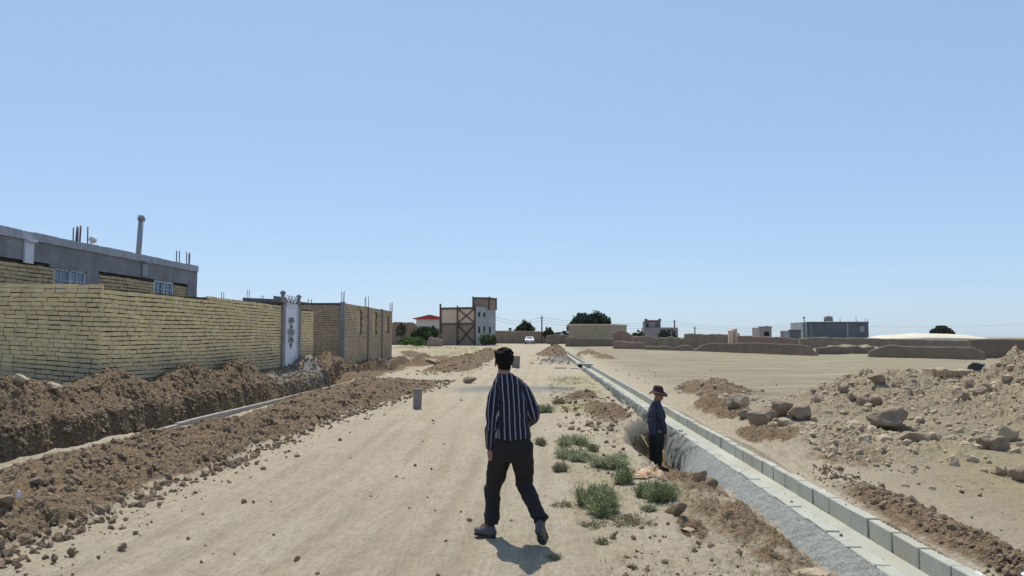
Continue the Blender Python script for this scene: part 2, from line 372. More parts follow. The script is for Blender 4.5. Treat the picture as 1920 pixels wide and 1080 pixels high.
t = NT('bare_earth', .95, .08).geo()
n1 = t.noise(.55, 5, .6); n2 = t.noise(7, 6, .65); n3 = t.noise(55, 4, .7)
st = t.noise(1.0, 6, .7, stretch=(6, .35, 1))
sand = t.ramp(n1, [(.3, (.395, .332, .24)), (.7, (.48, .413, .305))])
sand = t.mix(t.ramp(n2, [(.35, (0, 0, 0)), (.75, (.6, .6, .6))]), sand, (.33, .278, .195))
sand = t.mix(t.ramp(st, [(.45, (0, 0, 0)), (.66, (.5, .5, .5))]), sand, (.49, .435, .325))
sand = t.mix(t.ramp(n3, [(.3, (.9, .9, .9)), (.47, (0, 0, 0))]), sand, (.25, .205, .14))
st3 = t.noise(4.5, 7, .8, stretch=(5, .8, 1))
sand = t.mix(t.ramp(st3, [(.34, (.75, .75, .75)), (.50, (0, 0, 0))]), sand, (.285, .235, .165)); sand = t.mix(t.ramp(st3, [(.52, (0, 0, 0)), (.72, (.7, .7, .7))]), sand, (.56, .49, .375))
sand = t.mix(t.math('MULTIPLY', t.attr('trk'), .65), sand, (.30, .245, .175))
n4 = t.noise(19, 6, .75)
brn = t.ramp(n4, [(.30, (.055, .034, .019)), (.47, (.18, .126, .078)), (.70, (.37, .285, .185))])  # darkest tone paints small pit shadows into the soil colour
brn = t.mix(t.ramp(n1, [(.35, (0, 0, 0)), (.7, (.55, .55, .55))]), brn, (.26, .19, .125))
grv = t.ramp(t.voro(38), [(.1, (.34, .335, .32)), (.7, (.15, .145, .135))])
yel = t.ramp(n3, [(.3, (.27, .235, .12)), (.7, (.44, .39, .22))])
n5 = t.noise(12, 6, .75)
rubc = t.ramp(n5, [(.3, (.21, .165, .105)), (.5, (.37, .30, .205)), (.72, (.50, .42, .30))])
sep = t.sep()
far = t.math('MULTIPLY', t.math('SUBTRACT', sep[0], 3.5), .5); far = t.ramp(far, [(0, (0, 0, 0)), (1, (1, 1, 1))])
st2 = t.noise(.5, 6, .7, stretch=(.25, 1.6, 1))
rw = t.ramp(t.math('MULTIPLY', t.math('SUBTRACT', 13., sep[1]), .25), [(0, (0, 0, 0)), (1, (1, 1, 1))]); rw = t.math('MULTIPLY', t.math('MULTIPLY', rw, far), .65)
sand = t.mix(t.math('MULTIPLY', far, .95), sand, t.ramp(st2, [(.3, (.20, .168, .112)), (.52, (.285, .245, .168)), (.72, (.40, .35, .25))]))
sand = t.mix(rw, sand, t.ramp(n2, [(.3, (.27, .20, .135)), (.7, (.41, .32, .225))]))
c = t.mix(t.math('MULTIPLY', t.attr('rub'), .8), sand, rubc)
c = t.mix(t.math('MULTIPLY', t.attr('yel'), .75), c, yel)
brk = t.math('ADD', t.attr('brn'), t.math('MULTIPLY', t.math('SUBTRACT', n2, .5), .9))
c = t.mix(t.ramp(brk, [(.3, (0, 0, 0)), (.62, (1, 1, 1))]), c, brn)
c = t.mix(t.attr('grv'), c, grv)
t.color(c)
rough_ = t.math('MAXIMUM', t.attr('brn'), t.attr('rub')); vcell = t.math('ADD', t.math('MULTIPLY', t.voro(15), .9), t.math('MULTIPLY', t.voro(42), .45))
hsum = t.math('ADD', t.math('MULTIPLY', t.math('ADD', n3, st3), .30), t.math('MULTIPLY', t.noise(24, 5, .7), .6)); hsum = t.math('SUBTRACT', hsum, t.math('MULTIPLY', rough_, vcell))
t.bump(hsum, 1., .045)
M['earth'] = t.m
ground = obj_np('ground', V, Fq, t.m, None, True, {'brn': BR, 'grv': GR, 'yel': YE, 'rub': KK, 'trk': TK}); tag(ground, kind='structure')

# ------------------------------------------------------------------ stones
def ico(sub):
    bm = bmesh.new(); bmesh.ops.create_icosphere(bm, subdivisions=sub, radius=1)
    v = np.array([x.co[:] for x in bm.verts]); f = np.array([[a.index for a in p.verts] for p in bm.faces]); bm.free(); return v, f
ICO = {k: ico(k) for k in (1, 2, 3, 4)}
def rockify(v, seed, amp=.28, planes=7):
    rg = np.random.default_rng(seed); v = v.copy()
    for _ in range(planes):
        n = rg.normal(size=3); n /= np.linalg.norm(n); d = rg.uniform(.62, .88) if planes < 12 else rg.uniform(.50, .80)
        s = v @ n; v = v-np.outer(np.clip(s-d, 0, None)*(.9 if planes < 12 else .97), n)
    o = rg.uniform(0, 50, 3)
    nn = vnoise(v[:, 0]*1.7+o[0], v[:, 1]*1.7+o[1], v[:, 2]*1.7+o[2])*amp+vnoise(v[:, 0]*5+o[1], v[:, 1]*5+o[2], v[:, 2]*5+o[0])*amp*.3
    return v*(1+nn[:, None])
def scatter(name, pts, sizes, mat, label, cat, sub=1, flat=.7, sink=.25, parent=None, zfix=None):
    def rr():
        q = rng.normal(size=4); q /= np.linalg.norm(q); w_, x_, y_, z_ = q
        return np.array([[1-2*(y_*y_+z_*z_), 2*(x_*y_-z_*w_), 2*(x_*z_+y_*w_)], [2*(x_*y_+z_*w_), 1-2*(x_*x_+z_*z_), 2*(y_*z_-x_*w_)], [2*(x_*z_-y_*w_), 2*(y_*z_+x_*w_), 1-2*(x_*x_+y_*y_)]])
    tv = [(rockify(ICO[sub][0], 100+k, .25, 5)*np.array([1.15, .95, .72])) @ rr().T for k in range(30)]; f0 = ICO[sub][1]; nv = len(f0) and len(ICO[sub][0])
    Vs = []; Fs = []
    zs = heights(pts[:, 0], pts[:, 1], False)[0] if zfix is None else zfix
    for i, (p, s) in enumerate(zip(pts, sizes)):
        a = rng.uniform(0, 6.28); ca, sa = math.cos(a), math.sin(a); v = tv[i % 30]*s*np.array([rng.uniform(.9, 1.2), 1, 1])
        v = np.stack([v[:, 0]*ca-v[:, 1]*sa, v[:, 0]*sa+v[:, 1]*ca, v[:, 2]], 1)
        Vs.append(v+np.array([p[0], p[1], zs[i]+s*(.45-sink)])); Fs.append(f0+i*nv)
    o = obj_np(name, np.concatenate(Vs), np.concatenate(Fs), mat, None, sub > 1)
    tag(o, label, cat, kind='stuff'); return o
def sample(n, fx, ylo, yhi, p=1.):
    Y = np.exp(rng.uniform(math.log(ylo), math.log(yhi), n)); X = fx(Y, n); return np.stack([X, Y], 1)
# clods on the brown spoil
P = []
P.append(sample(9500, lambda Y, n: rng.uniform(-6.2-.7*ss(16, 21, Y)-.55*ss(11.5, 9, Y), -4.1+.8*ss(15, 26, Y), n), 4.2, 30))
P.append(sample(7000, lambda Y, n: rng.uniform(-9.0, -7.8, n), 8, 40))
P.append(sample(900, lambda Y, n: rng.normal(-4.6, .7, n), 34, 78))
P.append(sample(500, lambda Y, n: rng.normal(1.2, .7, n), 45, 68))
P.append(sample(500, lambda Y, n: rng.normal(1.3, .4, n), 14, 22))
P.append(sample(1700, lambda Y, n: rng.normal(3.64, .13, n), 4, 10))
P = np.concatenate(P)
S = np.exp(rng.normal(math.log(.0155), .60, len(P)))*(1+P[:, 1]*.03); S = np.where(P[:, 0] > 3, S*.62, S); S = np.clip(S, .006, .07)
scatter('soil_clods', P, S, M['rock_d'], 'loose brown soil clods strewn over the dug heaps beside both trenches', 'clods', 1, .7, .3)
P = np.concatenate([sample(300, lambda Y, n: -4.1+np.abs(rng.normal(0, .33, n)), 4.2, 26), sample(140, lambda Y, n: rng.uniform(-4.5, 1, n), 3.5, 25),
    sample(500, lambda Y, n: rng.uniform(.6, 2.3, n), 3.6, 14), sample(260, lambda Y, n: rng.uniform(4, 9, n), 5, 40)])
S = np.clip(np.exp(rng.normal(math.log(.0115), .6, len(P)))*(1+P[:, 1]*.03), .004, .045)
scatter('pebbles', P, S, M['rock_d'], 'small scattered stones lying on the sandy track and its verges', 'pebbles', 1)
P = sample(2600, lambda Y, n: rng.uniform(-8.05, -7.72, n), 7, 34)
scatter('soil_clods', P, np.clip(np.exp(rng.normal(math.log(.032), .5, len(P)))*(1+P[:, 1]*.01), .012, .075), M['rock_d'], 'coarse clods stuck in the cut face of the left trench', 'clods', 1, .6, .5)
P = np.concatenate([sample(90, lambda Y, n: rng.uniform(2.77, 3.2, n), 4, 26), sample(30, lambda Y, n: rng.uniform(2.63, 2.74, n), 4, 20), sample(20, lambda Y, n: rng.uniform(3.22, 3.32, n), 4, 20)])
scatter('channel_debris', P, np.clip(np.exp(rng.normal(math.log(.007), .5, len(P))), .003, .02), M['rock_d'], 'crumbs of soil fallen on the channel floor and block tops', 'debris', 1, .7, .1, zfix=np.where((P[:, 0] > 2.76) & (P[:, 0] < 3.21), -.215, -.03))
# pale rubble on the right
P = []
for cx, cy, rx, ry, n in ((4.5, 11.9, .9, 1.3, 900), (8.2, 18, 1.9, 2.2, 1100), (6.5, 16, 1.8, 1.5, 500), (10.2, 14, 1.9, 2.6, 1500), (13.0, 17.2, 2.6, 3.2, 2200), (9.0, 12, 1.6, 1.4, 500), (5.3, 22.8, .9, 1.2, 200)):
    P.append(np.stack([rng.normal(cx, rx*.75, n), rng.normal(cy, ry*.75, n)], 1))
P = np.concatenate([p for p in P for _ in (0, 1)])+rng.normal(0, .25, (sum(len(p) for p in P)*2, 2)); P = P[(P[:, 0] > 3.9) & (P[:, 1] > 8.7)]
S = np.clip(np.exp(rng.normal(math.log(.022), .68, len(P))), .008, .12)
scatter('rubble', P, S, M['rock'], 'pale broken earth rubble covering the mounds right of the channel', 'rubble', 1, .65, .28)
# individual boulders: px, py(base), Y, width m, height m, tilt
BLD = [
 (1385, 782, 16.6, .46, .30, .5, 'pale tilted clay slab propped at the left end of the boulder group'),
 (1372, 800, 15.6, .34, .22, -.2, 'low brown clod at the foot of the tilted slab'),
 (1396, 806, 14.7, .30, .22, .1, 'small rounded boulder just left of the darkest boulder'),
 (1424, 815, 13.9, .48, .34, .0, 'dark squarish boulder nearest the channel blocks'),
 (1462, 790, 15.3, .44, .34, .2, 'brown pointed boulder behind the dark squarish one'),
 (1499, 800, 14.9, .46, .30, -.15, 'flat topped brown boulder at the right end of the row'),
 (1466, 812, 13.9, .42, .24, 0, 'sunlit pale lump in front of the brown pointed boulder'),
 (1530, 776, 16.6, .28, .22, 0, 'small brown block on the slope above the flat topped boulder'),
 (1578, 763, 17.6, .26, .2, 0, 'small angular block high on the middle mound'),
 (1595, 776, 16.9, .27, .19, .1, 'little rounded rock under the middle mound'),
 (1613, 786, 16.0, .26, .22, .2, 'dark little rock left of the largest boulder'),
 (1642, 765, 17.4, .40, .27, -.2, 'grey brown rock behind the largest boulder'),
 (1636, 785, 16.2, .30, .2, .1, 'low rock touching the top of the largest boulder'),
 (1660, 816, 14.0, .86, .36, .22, 'largest boulder, long and leaning up to the right'),
 (1692, 862, 11.0, .50, .18, .12, 'long flat brown clod on the sand below the mounds'),
 (1722, 866, 10.9, .24, .13, 0, 'small grey stone beside the long flat clod'),
 (1745, 860, 11.0, .22, .13, 0, 'small pale stone right of the grey stone'),
 (1565, 815, 13.2, .34, .17, .1, 'low jagged clod right of the near heap'),
 (1815, 742, 16.8, .26, .2, 0, 'small dark rock near the top of the big slope'),
 (1835, 764, 15.9, .46, .32, .1, 'big dark brown rock halfway up the big slope'),
 (1843, 745, 16.6, .42, .24, 0, 'round topped rock stacked above the dark brown rock'),
 (1782, 738, 18.2, .40, .26, 0, 'broad rock below the adobe block'),
 (1796, 772, 15.2, .40, .2, -.3, 'smooth leaning rock left of the dark brown rock'),
 (1838, 846, 11.6, .24, .22, .3, 'reddish upright rock at the foot of the big slope'),
 (1864, 848, 11.5, .30, .26, -.2, 'reddish rounded rock leaning beside the upright one'),
 (1880, 822, 12.4, .42, .22, -.2, 'long pale rock lying on the big slope by the edge'),
 (1908, 912, 9.3, .34, .17, 0, 'brown rock alone on the sand at the right edge'),
 (1716, 688, 24.0, .2, .14, 0, 'small far rock left of the adobe block'),
 (1640, 722, 20.5, .28, .2, 0, 'rock on the crest of the middle mound'),
 (1735, 730, 19.2, .34, .2, .1, 'crumbly rock on the saddle between the mounds'),
 (1800, 692, 22.5, .28, .16, 0, 'rock lying on top of the adobe block'),
 (1305, 885, 9.9, .26, .2, .2, 'dark brown clod at the foot of the channel mortar'),
 (1327, 884, 9.75, .2, .15, -.3, 'brown clod wedged against the channel mortar'),
 (1262, 965, 7.55, .22, .12, .5, 'dark soil clump behind the green bushes'),
 (1288, 985, 7.05, .16, .06, -.4, 'flat pale stone lying in the dark soil hollow'),
 (1505, 1060, 5.75, .26, .07, .1, 'flat pale stone near the bottom edge by the mortar'),
 (20, 1010, 6.6, .20, .14, 0, 'large brown clod at the bottom left corner'),
 (14, 1030, 6.1, .16, .11, 0, 'brown clod in front of the large corner clod'),
 (72, 1018, 6.35, .09, .06, 0, 'small clod right of the corner clods'),
 (119, 1050, 5.85, .07, .06, 0, 'small dark clod on the track edge, nearest the bottom'),
 (150, 1040, 6.0, .075, .065, 0, 'knobbly dark clod on the track edge'),
 (242, 1024, 6.25, .085, .055, 0, 'lone dark clod furthest out on the track'),
 (99, 861, 11.2, .2, .14, 0, 'round dark clod on the tan strip by the trench'),
 (878, 716, 28.0, .55, .22, .2, 'brown clod on the track beyond the gravel strip'),
 (812, 688, 43.0, .9, .3, -.3, 'pale slab tipped on the far spoil heap'),
 (40, 767, 12.0, .3, .14, 0, 'pale stone in the heap at the left edge'),
 (100, 748, 12.8, .30, .12, .0, 'whitish stone on the heap below the brick corner'),
]
for k, (px, py, Y, w, h, tl, lab) in enumerate(BLD):
    x = XY(px, Y); z = gz(x, Y)
    v = rockify(ICO[4][0], 500+k, .13 if w < .6 else .34, 15)
    v = v*np.array([w/2*1.15, w*.42, h*.70]); Mx = np.array(Matrix.Rotation(-tl, 3, 'Y') @ Matrix.Rotation(random.uniform(-.3, .3), 3, 'Z')); v = v @ Mx.T
    zc = max(z+h*.40, W(px, py, Y).z+h*.42) if z < W(px, py, Y).z+.25 else z+h*.4
    zc = z+h*.46
    pale = any(q in lab for q in ('pale', 'sunlit', 'whitish'))
    near_l = px < 300 or 1250 < px < 1340 or px == 878
    mt = M['rock'] if pale else (M['boulder'] if not near_l else M['rock_d'])
    o = obj_np('boulder' if w > .3 else 'rock', v+np.array([x, Y, zc]), ICO[4][1], mt, None, True, None, (x, Y, z)); 
    tag(o, lab, 'boulder' if w > .3 else 'rock', 'loose rocks and clods lying about')
# adobe block
mb = MB(); a = W(1748, 718, 20.6); x0 = XY(1748, 20.6); x1 = XY(1832, 20.6); zg = W(1790, 722, 20.6).z; zt = W(1790, 692, 20.6).z
N = 14
for i in range(N):
    for j in range(2):
        xa = x0+(x1-x0)*i/N; xb = x0+(x1-x0)*(i+1)/N
        mb.box((xa, 20.6+random.uniform(-.04, .04), zg-.3 if j == 0 else (zg+zt)/2+.0), (xb-.003, 21.2, (zg+zt)/2 if j == 0 else zt-.03*i/N+random.uniform(-.03, .02)), j=.018, tint=random.random())
o = mb.build('adobe_block', M['rock'], bevel=.02); tag(o, 'long broken block of old adobe wall on the rubble mound', 'adobe block')
# dark bag
x = XY(1838, 20.8); zb = W(1838, 699, 20.8).z
v = rockify(ICO[4][0], 77, .2, 6)*np.array([.25, .2, .17]); o = obj_np('plastic_bag', v+np.array([x, 21, zb+.13]), ICO[4][1], plain('dark_grey_plastic', (.04, .042, .045), .45), None, True, None, (x, 21, zb))
tag(o, 'dark bundled plastic bag sitting on top of the adobe block', 'bag')
# ------------------------------------------------------------------ masonry
def bricks(mb, O, u, n, L, H, ch=.098, bl=.235, holes=(), top=None, wave=.008, stretch=None, sag=None, mi=0, jz=1., dirt0=0):
    O = Vector(O); u = Vector(u).normalized(); n = Vector(n).normalized(); rnd = random.Random(int(L*1000+H*77))
    rows = int(H/ch); ph = rnd.uniform(0, 9)
    for k in range(rows):
        s = -rnd.uniform(0, bl); z0 = k*ch
        while s < L:
            l = bl*rnd.choice((1, 1, 1, 1, .95, 1.04, .55 if rnd.random() < .3 else 1)); a = max(0, s)+.006; b = min(L, s+l)-.008; s += l
            if b-a < .03: continue
            m = (a+b)/2; zt = z0+ch
            if any(h[0] < m < h[1] and h[2] < z0+ch/2 < h[3] for h in holes): continue
            if top and zt > top(m)+.02: continue
            w = wave*(math.sin(m*1.9+k*.6+ph)+math.sin(m*.63+k*.21))+rnd.uniform(-.003, .003)
            zz = lambda t: sag(t, z0) if sag else 0
            o = rnd.uniform(-.011, .009); jt = .012+rnd.uniform(0, .015)
            vs = []
            tl = rnd.uniform(-.004, .004)*jz
            for zz_, (q, e) in ((0, (0, 0)), (1, (1, 1))):
                for d in (-.06, o):
                    for t_ in (a, b):
                        zc = z0+(ch-jt if zz_ else 0)+w+zz(t_)+(tl if t_ == b else -tl)
                        vs.append(O+u*(t_+rnd.uniform(-.002, .002))+n*(d+rnd.uniform(-.002, .002))+Vector((0, 0, zc)))
            mb.add(vs, [(0, 2, 3, 1), (4, 5, 7, 6), (0, 1, 5, 4), (2, 6, 7, 3), (0, 4, 6, 2), (1, 3, 7, 5)], mi, rnd.random())
def backing(mb, O, u, n, L, H, holes=(), mi=1, th=.22, off=-.03, top=None, step=.6):
    """solid wall core behind the brick faces, split round the openings"""
    O = Vector(O); u = Vector(u).normalized(); n = Vector(n).normalized()
    xs = sorted(set([0, L]+[h[0] for h in holes]+[h[1] for h in holes]+([i*step for i in range(1, int(L/step))] if top else [])))
    for a, b in zip(xs, xs[1:]):
        m = (a+b)/2; Ht = top(m) if top else H
        segs = [(0, Ht)]
        for h in holes:
            if h[0] <= m <= h[1]:
                ns = []
                for lo, hi in segs:
                    if h[2] > lo: ns.append((lo, min(hi, h[2])))
                    if h[3] < hi: ns.append((max(lo, h[3]), hi))
                segs = ns
        for lo, hi in segs:
            if hi-lo < .01: continue
            P = [O+u*s+n*d+Vector((0, 0, z)) for z in (lo, hi) for d in (off-th, off) for s in (a, b)]
            mb.add(P, [(0, 2, 3, 1), (4, 5, 7, 6), (0, 1, 5, 4), (2, 6, 7, 3), (0, 4, 6, 2), (1, 3, 7, 5)], mi, .5)
EX = Vector((1, 0, 0)); EY = Vector((0, 1, 0))
# ---- yard wall with the gate
wall = empty('yard_wall', (-9, 15.4, .4), 'long yellow brick yard wall with open dark joints, nearest wall on the left, holding the white gate', 'brick wall')
topf = lambda s: 2.36+.15*min(1, s/11)+.012*math.sin(s*1.3)
mb = MB(); hl = [(10.95, 12.75, 0, 9)]
bricks(mb, (-9, 15.4, .4), EY, EX, 11.0, 2.6, top=topf)
backing(mb, (-9, 15.42, .3), EY, EX, 10.95, 2.5, top=lambda s: topf(s)-.02+.1)
mb.build('long_face', [M['brick'], M['mortar']], wall)
mb = MB()
bricks(mb, (-9, 28.12, .4), EY, EX, 1.8, 2.6, top=lambda s: 2.4)
bricks(mb, (-9, 29.92, .4), -EX, EY, .9, 2.4); bricks(mb, (-9.24, 29.90, .4), EX, -EY, .2, 2.4) if False else None
backing(mb, (-9, 28.12, .3), EY, EX, 1.78, 2.48)
mb.build('gate_side_pier', [M['brick'], M['mortar']], wall)
mb = MB()
sag = lambda t, z: (t/4.)*.30*max(0, 1-z/2.2)
bricks(mb, (-9.0, 15.4, .40), -EX, -EY, 8.0, 2.52, sag=lambda t, z: -0+min(t, 3)/3*.26*max(0, 1-z/2.3)+.03*min(t, 3)/3, wave=.006)
backing(mb, (-9.03, 15.4, .3), -EX, -EY, 8.0, 2.44)
mb.build('end_face', [M['brick'], M['mortar']], wall)
mb = MB(); 
for k in range(26): mb.box((-9.2+random.uniform(-.1, .1), 16+k*.42, 2.82+.15*min(1, k/26)), (-9.05, 16.2+k*.42, 2.86+.15*min(1, k/26)+random.uniform(0, .04)), j=.01)

# gate
gate = empty('yard_gate', (-9, 27.1, .6), 'narrow white metal gate with dark scrollwork between two dark posts in the brick wall', 'gate')
MB().box((-9.04, 26.52, .70), (-8.98, 27.78, 2.83), 0).build('gate_leaf', M['white_metal'], gate, .01)
mb = MB()
for a, b in (((-8.97, 26.5, .68), (-8.97, 26.5, 2.86)), ((-8.97, 27.8, .68), (-8.97, 27.8, 2.86)), ((-8.97, 26.47, 2.85), (-8.97, 27.83, 2.85)), ((-8.97, 26.47, .69), (-8.97, 27.83, .69))): mb.beam(a, b, .06, .06)
mb.build('gate_frame', M['white_metal'], gate)
def spiral(c, r, turns, s=1, ph=0, n=22):
    return [Vector((-8.955, c[0]+s*r*(1-k/n*.85)*math.cos(ph+turns*6.28*k/n), c[1]+r*(1-k/n*.85)*math.sin(ph+turns*6.28*k/n))) for k in range(n+1)]
mb = MB()
for cy, cz, r, s in ((26.95, 2.30, .15, 1), (27.3, 2.32, .13, -1), (27.12, 2.08, .12, 1), (26.9, 1.88, .16, -1), (27.32, 1.88, .16, 1), (26.95, 1.62, .15, 1), (27.28, 1.60, .13, -1), (27.1, 1.42, .1, 1)):
    mb.tube(spiral((cy, cz), r, 1.4, s), .011, 5)
mb.tube([(-8.955, 27.12, 1.3), (-8.955, 27.12, 2.45)], .011, 5); mb.build('scrollwork', M['darksteel'], gate)
mb = MB()
for cy, s in ((26.78, 1), (27.12, -1), (27.48, 1)):
    sp = spiral((cy, 3.04), .14, 1.3, s); mb.tube(sp, .022, 5); mb.tube([(-8.955, cy, 2.86), (-8.955, cy, 3.2)], .015, 5)
mb.beam((-8.955, 26.5, 3.2), (-8.955, 27.78, 3.2), .03, .03); mb.beam((-8.955, 26.5, 2.92), (-8.955, 27.78, 2.92), .03, .03)
mb.build('gate_crest', M['white_metal'], gate)
for Y, zt in ((26.28, 3.37), (28.02, 3.32)):
    mb = MB(); mb.box((-9.12, Y-.13, .3), (-8.93, Y+.13, 2.88)); mb.tube([(-9.0, Y, 2.88), (-9.0, Y, zt-.1)], .07, 8); mb.tube([(-9, Y, zt-.12), (-9, Y, zt-.07), (-9, Y, zt)], [.10, .11, .05], 8)
    if Y < 27: mb.box((-9.2, Y-.42, 2.93), (-8.92, Y+.22, 3.14), j=.03)
    p = mb.build('gate_post', M['cement'], gate)
MB().box((-8.99, 26.4, .2), (-8.85, 27.9, .66)).build('threshold', M['cement'], gate, .02)

# ---- grey and brick house at far left
house = empty('brick_house', (-16, 21, .3), 'single storey house with dark grey rendered band and pale parapet behind the nearest brick wall', 'house')
hx = -12.6; Y0 = 15.8; Y1 = 27.5
holes = [(19.42-Y0, 20.75-Y0, 1.7, 3.32), (24.5-Y0, 25.75-Y0, 2.0, 3.32)]
mb = MB()
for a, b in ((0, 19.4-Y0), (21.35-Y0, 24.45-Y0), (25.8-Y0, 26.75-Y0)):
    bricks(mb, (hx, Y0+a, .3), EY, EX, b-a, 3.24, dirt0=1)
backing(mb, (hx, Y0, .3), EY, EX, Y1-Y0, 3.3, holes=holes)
mb.build('brick_panels', [M['brick_buff'], M['mortar']], house)
mb = MB()
mb.box((hx-.2, Y0, 3.62), (hx+.012, Y1, 4.12)); mb.box((hx-.2, 20.78, .3), (hx+.01, 21.33, 3.615)); mb.box((hx-.2, 26.78, .3), (hx+.01, Y1, 3.615))
mb.box((hx-.2, 19.2, 3.54), (hx+.008, 20.77, 3.616)); mb.box((hx-8, Y1-.25, .3), (hx-.21, Y1, 4.12)); mb.box((hx-8, Y0, .3), (hx-.21, Y0+.25, 4.12)); mb.box((hx-8.2, Y0, .3), (hx-8, Y1, 4.12))
mb.box((hx-8, Y0+.26, 3.9), (hx-.21, Y1-.26, 4.1))
mb.build('rendered_band', M['cement'], house)
mb = MB(); n = 26
for i in range(n):
    a = Y0+(Y1-Y0)*i/n; b = Y0+(Y1-Y0)*(i+1)/n
    mb.box((hx-.28, a, 4.125), (hx+.05, b-.002, 4.34+random.uniform(-.012, .012)), j=.003)
mb.box((hx-8.2, Y1-.3, 4.125), (hx-.29, Y1+.04, 4.33))
mb.build('parapet', M['parapet'], house)
for (a, b, z0, z1) in ((19.42, 20.75, 2.0, 3.53), (24.5, 25.75, 2.3, 3.58)):
    mb = MB(); x = hx-.06
    for p, q in (((x, a, z0), (x, a, z1)), ((x, b, z0), (x, b, z1)), ((x, a, z0), (x, b, z0)), ((x, a, z1), (x, b, z1)), ((x, (a+b)/2, z0), (x, (a+b)/2, z1))): mb.beam(p, q, .07, .07)
    w = mb.build('window', M['frame_w'], house)
    MB().box((x-.03, a+.03, z0), (x-.02, b-.03, z1)).build('pane', M['glass'], w)
    mb = MB()
    for k in range(1, 5): mb.tube([(x+.06, a, z0+(z1-z0)*k/5), (x+.06, b, z0+(z1-z0)*k/5)], .012, 5)
    for k in range(1, 6): mb.tube([(x+.06, a+(b-a)*k/6, z0), (x+.06, a+(b-a)*k/6, z1)], .010, 5)
    mb.build('grille', M['frame_w'], w)
for Y, zl in ((18.32, .50), (23.75, .38)):
    mb = MB(); mb.box((hx+.02, Y-.16, 4.05-zl), (hx+.07, Y+.16, 4.10)); mb.beam((hx-.1, Y, 4.13), (hx+.16, Y, 4.11), .34, .06); mb.build('roof_spout', M['white_metal'] if Y < 20 else M['steel'], house)
def rebars(x, Y, z, n, sp, h, parent, r=.018):
    for k in range(n):
        mb = MB(); dx = random.uniform(-.1, .1); hh = h*random.uniform(.8, 1.05)
        yy = Y+k*sp; mb.tube([(x+dx, yy, z-.1), (x+dx+random.uniform(-.02, .02), yy+random.uniform(-.03, .03), z+hh)], r, 5); mb.build('rebar', M['rebar'], parent)
rebars(hx-.15, 20.35, 4.3, 7, .085, .52, house)
rebars(hx-.15, 26.3, 4.3, 5, .24, .52, house)
mb = MB(); mb.tube([(hx-.1, 21.1, 4.3), (hx-.1, 21.1, 4.48)], .02, 6); mb.tube([(hx-.16, 21.1, 4.5), (hx-.08, 21.08, 4.5), (hx+.0, 21.06, 4.5)], [.03, .1, .11], 12)
mb.build('roof_lamp', M['white_metal'], house)
mb = MB(); b = Vector((hx-.3, 23.95, 4.1)); tp = Vector((hx-.26, 24.0, 5.55)); mb.tube([b, tp], .085, 10); mb.tube([tp-Vector((0, .07, 0)), tp+Vector((0, .10, 0))], [.095, .095], 8); mb.tube([tp, tp+Vector((0, 0, .12))], [.11, .09], 8)
mb.build('flue_pipe', M['steel'], house)

# ---- unfinished brick building
b2 = empty('unfinished_brick_building', (-12, 38, .2), 'flat topped unfinished brown brick building with window niches and rebar, beyond the white gate', 'building')
hB = [(35.55-33, 36.5-33, 1.65, 2.85), (38.8-33, 39.9-33, 1.65, 2.85), (42.0-33, 43.1-33, 1.8, 2.75)]
mb = MB(); bricks(mb, (-8.6, 33, .2), EY, EX, 11, 3.05, holes=hB, top=lambda s: 3.02+.09*s/11)
backing(mb, (-8.6, 33.04, .2), EY, EX, 10.9, 3.03, holes=hB); mb.build('road_face', [M['brick_red'], M['mortar_l']], b2)
mb = MB(); bricks(mb, (-8.6, 33, .2), -EX, -EY, 7.5, 3.0, bl=.25); backing(mb, (-8.63, 33, .2), -EX, -EY, 7.4, 3.0); mb.build('gable_face', [M['brick_red'], M['mortar_l']], b2)
mb = MB(); mb.box((-16, 33.3, 3.15), (-8.9, 43.9, 3.25)); mb.box((-16.1, 33.3, .2), (-16, 43.9, 3.2)); mb.box((-16, 43.9, .2), (-8.7, 44, 3.2)); mb.build('roof', M['mortar_l'], b2)
for h in hB:
    f = MB().box((-8.83, 33+h[0]-.04, .2+h[2]-.02), (-8.70, 33+h[1]+.04, .2+h[3]+.02)).build('bricked_up_niche', M['brick_red'], b2)
mb = MB(); mb.box((-8.75, 32.93, .2), (-8.56, 33.1, 3.28)); mb.build('corner_column', M['cement'], b2)
for Y in (37.6, 41.0): MB().box((-8.7, Y, .2), (-8.575, Y+.22, 3.25)).build('column', M['mortar_l'], b2)
rebars(-8.65, 33.02, 3.25, 3, .06, .55, b2, .013); rebars(-8.65, 37.6, 3.25, 3, .12, .55, b2, .015); rebars(-8.65, 43.7, 3.3, 3, .12, .5, b2, .016); rebars(-10.2, 33.2, 3.2, 2, .1, .22, b2)
# grey parapet house behind the wall
b3 = empty('grey_flat_roofed_house', (-13, 38, .2), 'low grey flat roof just showing over the brick wall left of the gate', 'house')
xa, xb = XY(463, 36), XY(562, 36); zt = W(463, 561, 36).z
mb = MB(); mb.prism([(xa, 36), (xb, 36), (xb, 40), (xa, 40)], .2, [zt, zt-.12, zt-.12, zt]); mb.build('walls', M['cement'], b3)
mb = MB(); mb.prism([(xa-.05, 35.93), (xb, 35.93), (xb, 36.2), (xa-.05, 36.2)], zt-.16, [zt+.05, zt-.07, zt-.07, zt+.05]); mb.build('roof_edge', M['darkrender'], b3)
for px in (468, 472, 494, 498): 
    x = XY(px, 36.1); MB().tube([(x, 36.1, zt-.2), (x+.02, 36.1, zt+(.45 if px < 480 else .16))], .014, 5).build('rebar', M['rebar'], b3)
b4 = empty('low_roof_slab', (-14, 30, .2), 'low house roof with two thin upright rods behind the middle of the long brick wall', 'house')
xa, xb = XY(400, 31), XY(440, 31); z = 2.7
MB().box((xa, 31, .2), (xb, 34, z)).build('walls', M['cement'], b4); MB().box((xa-.1, 30.9, z+.004), (xb+.1, 34.1, z+.1)).build('roof', M['parapet'], b4)
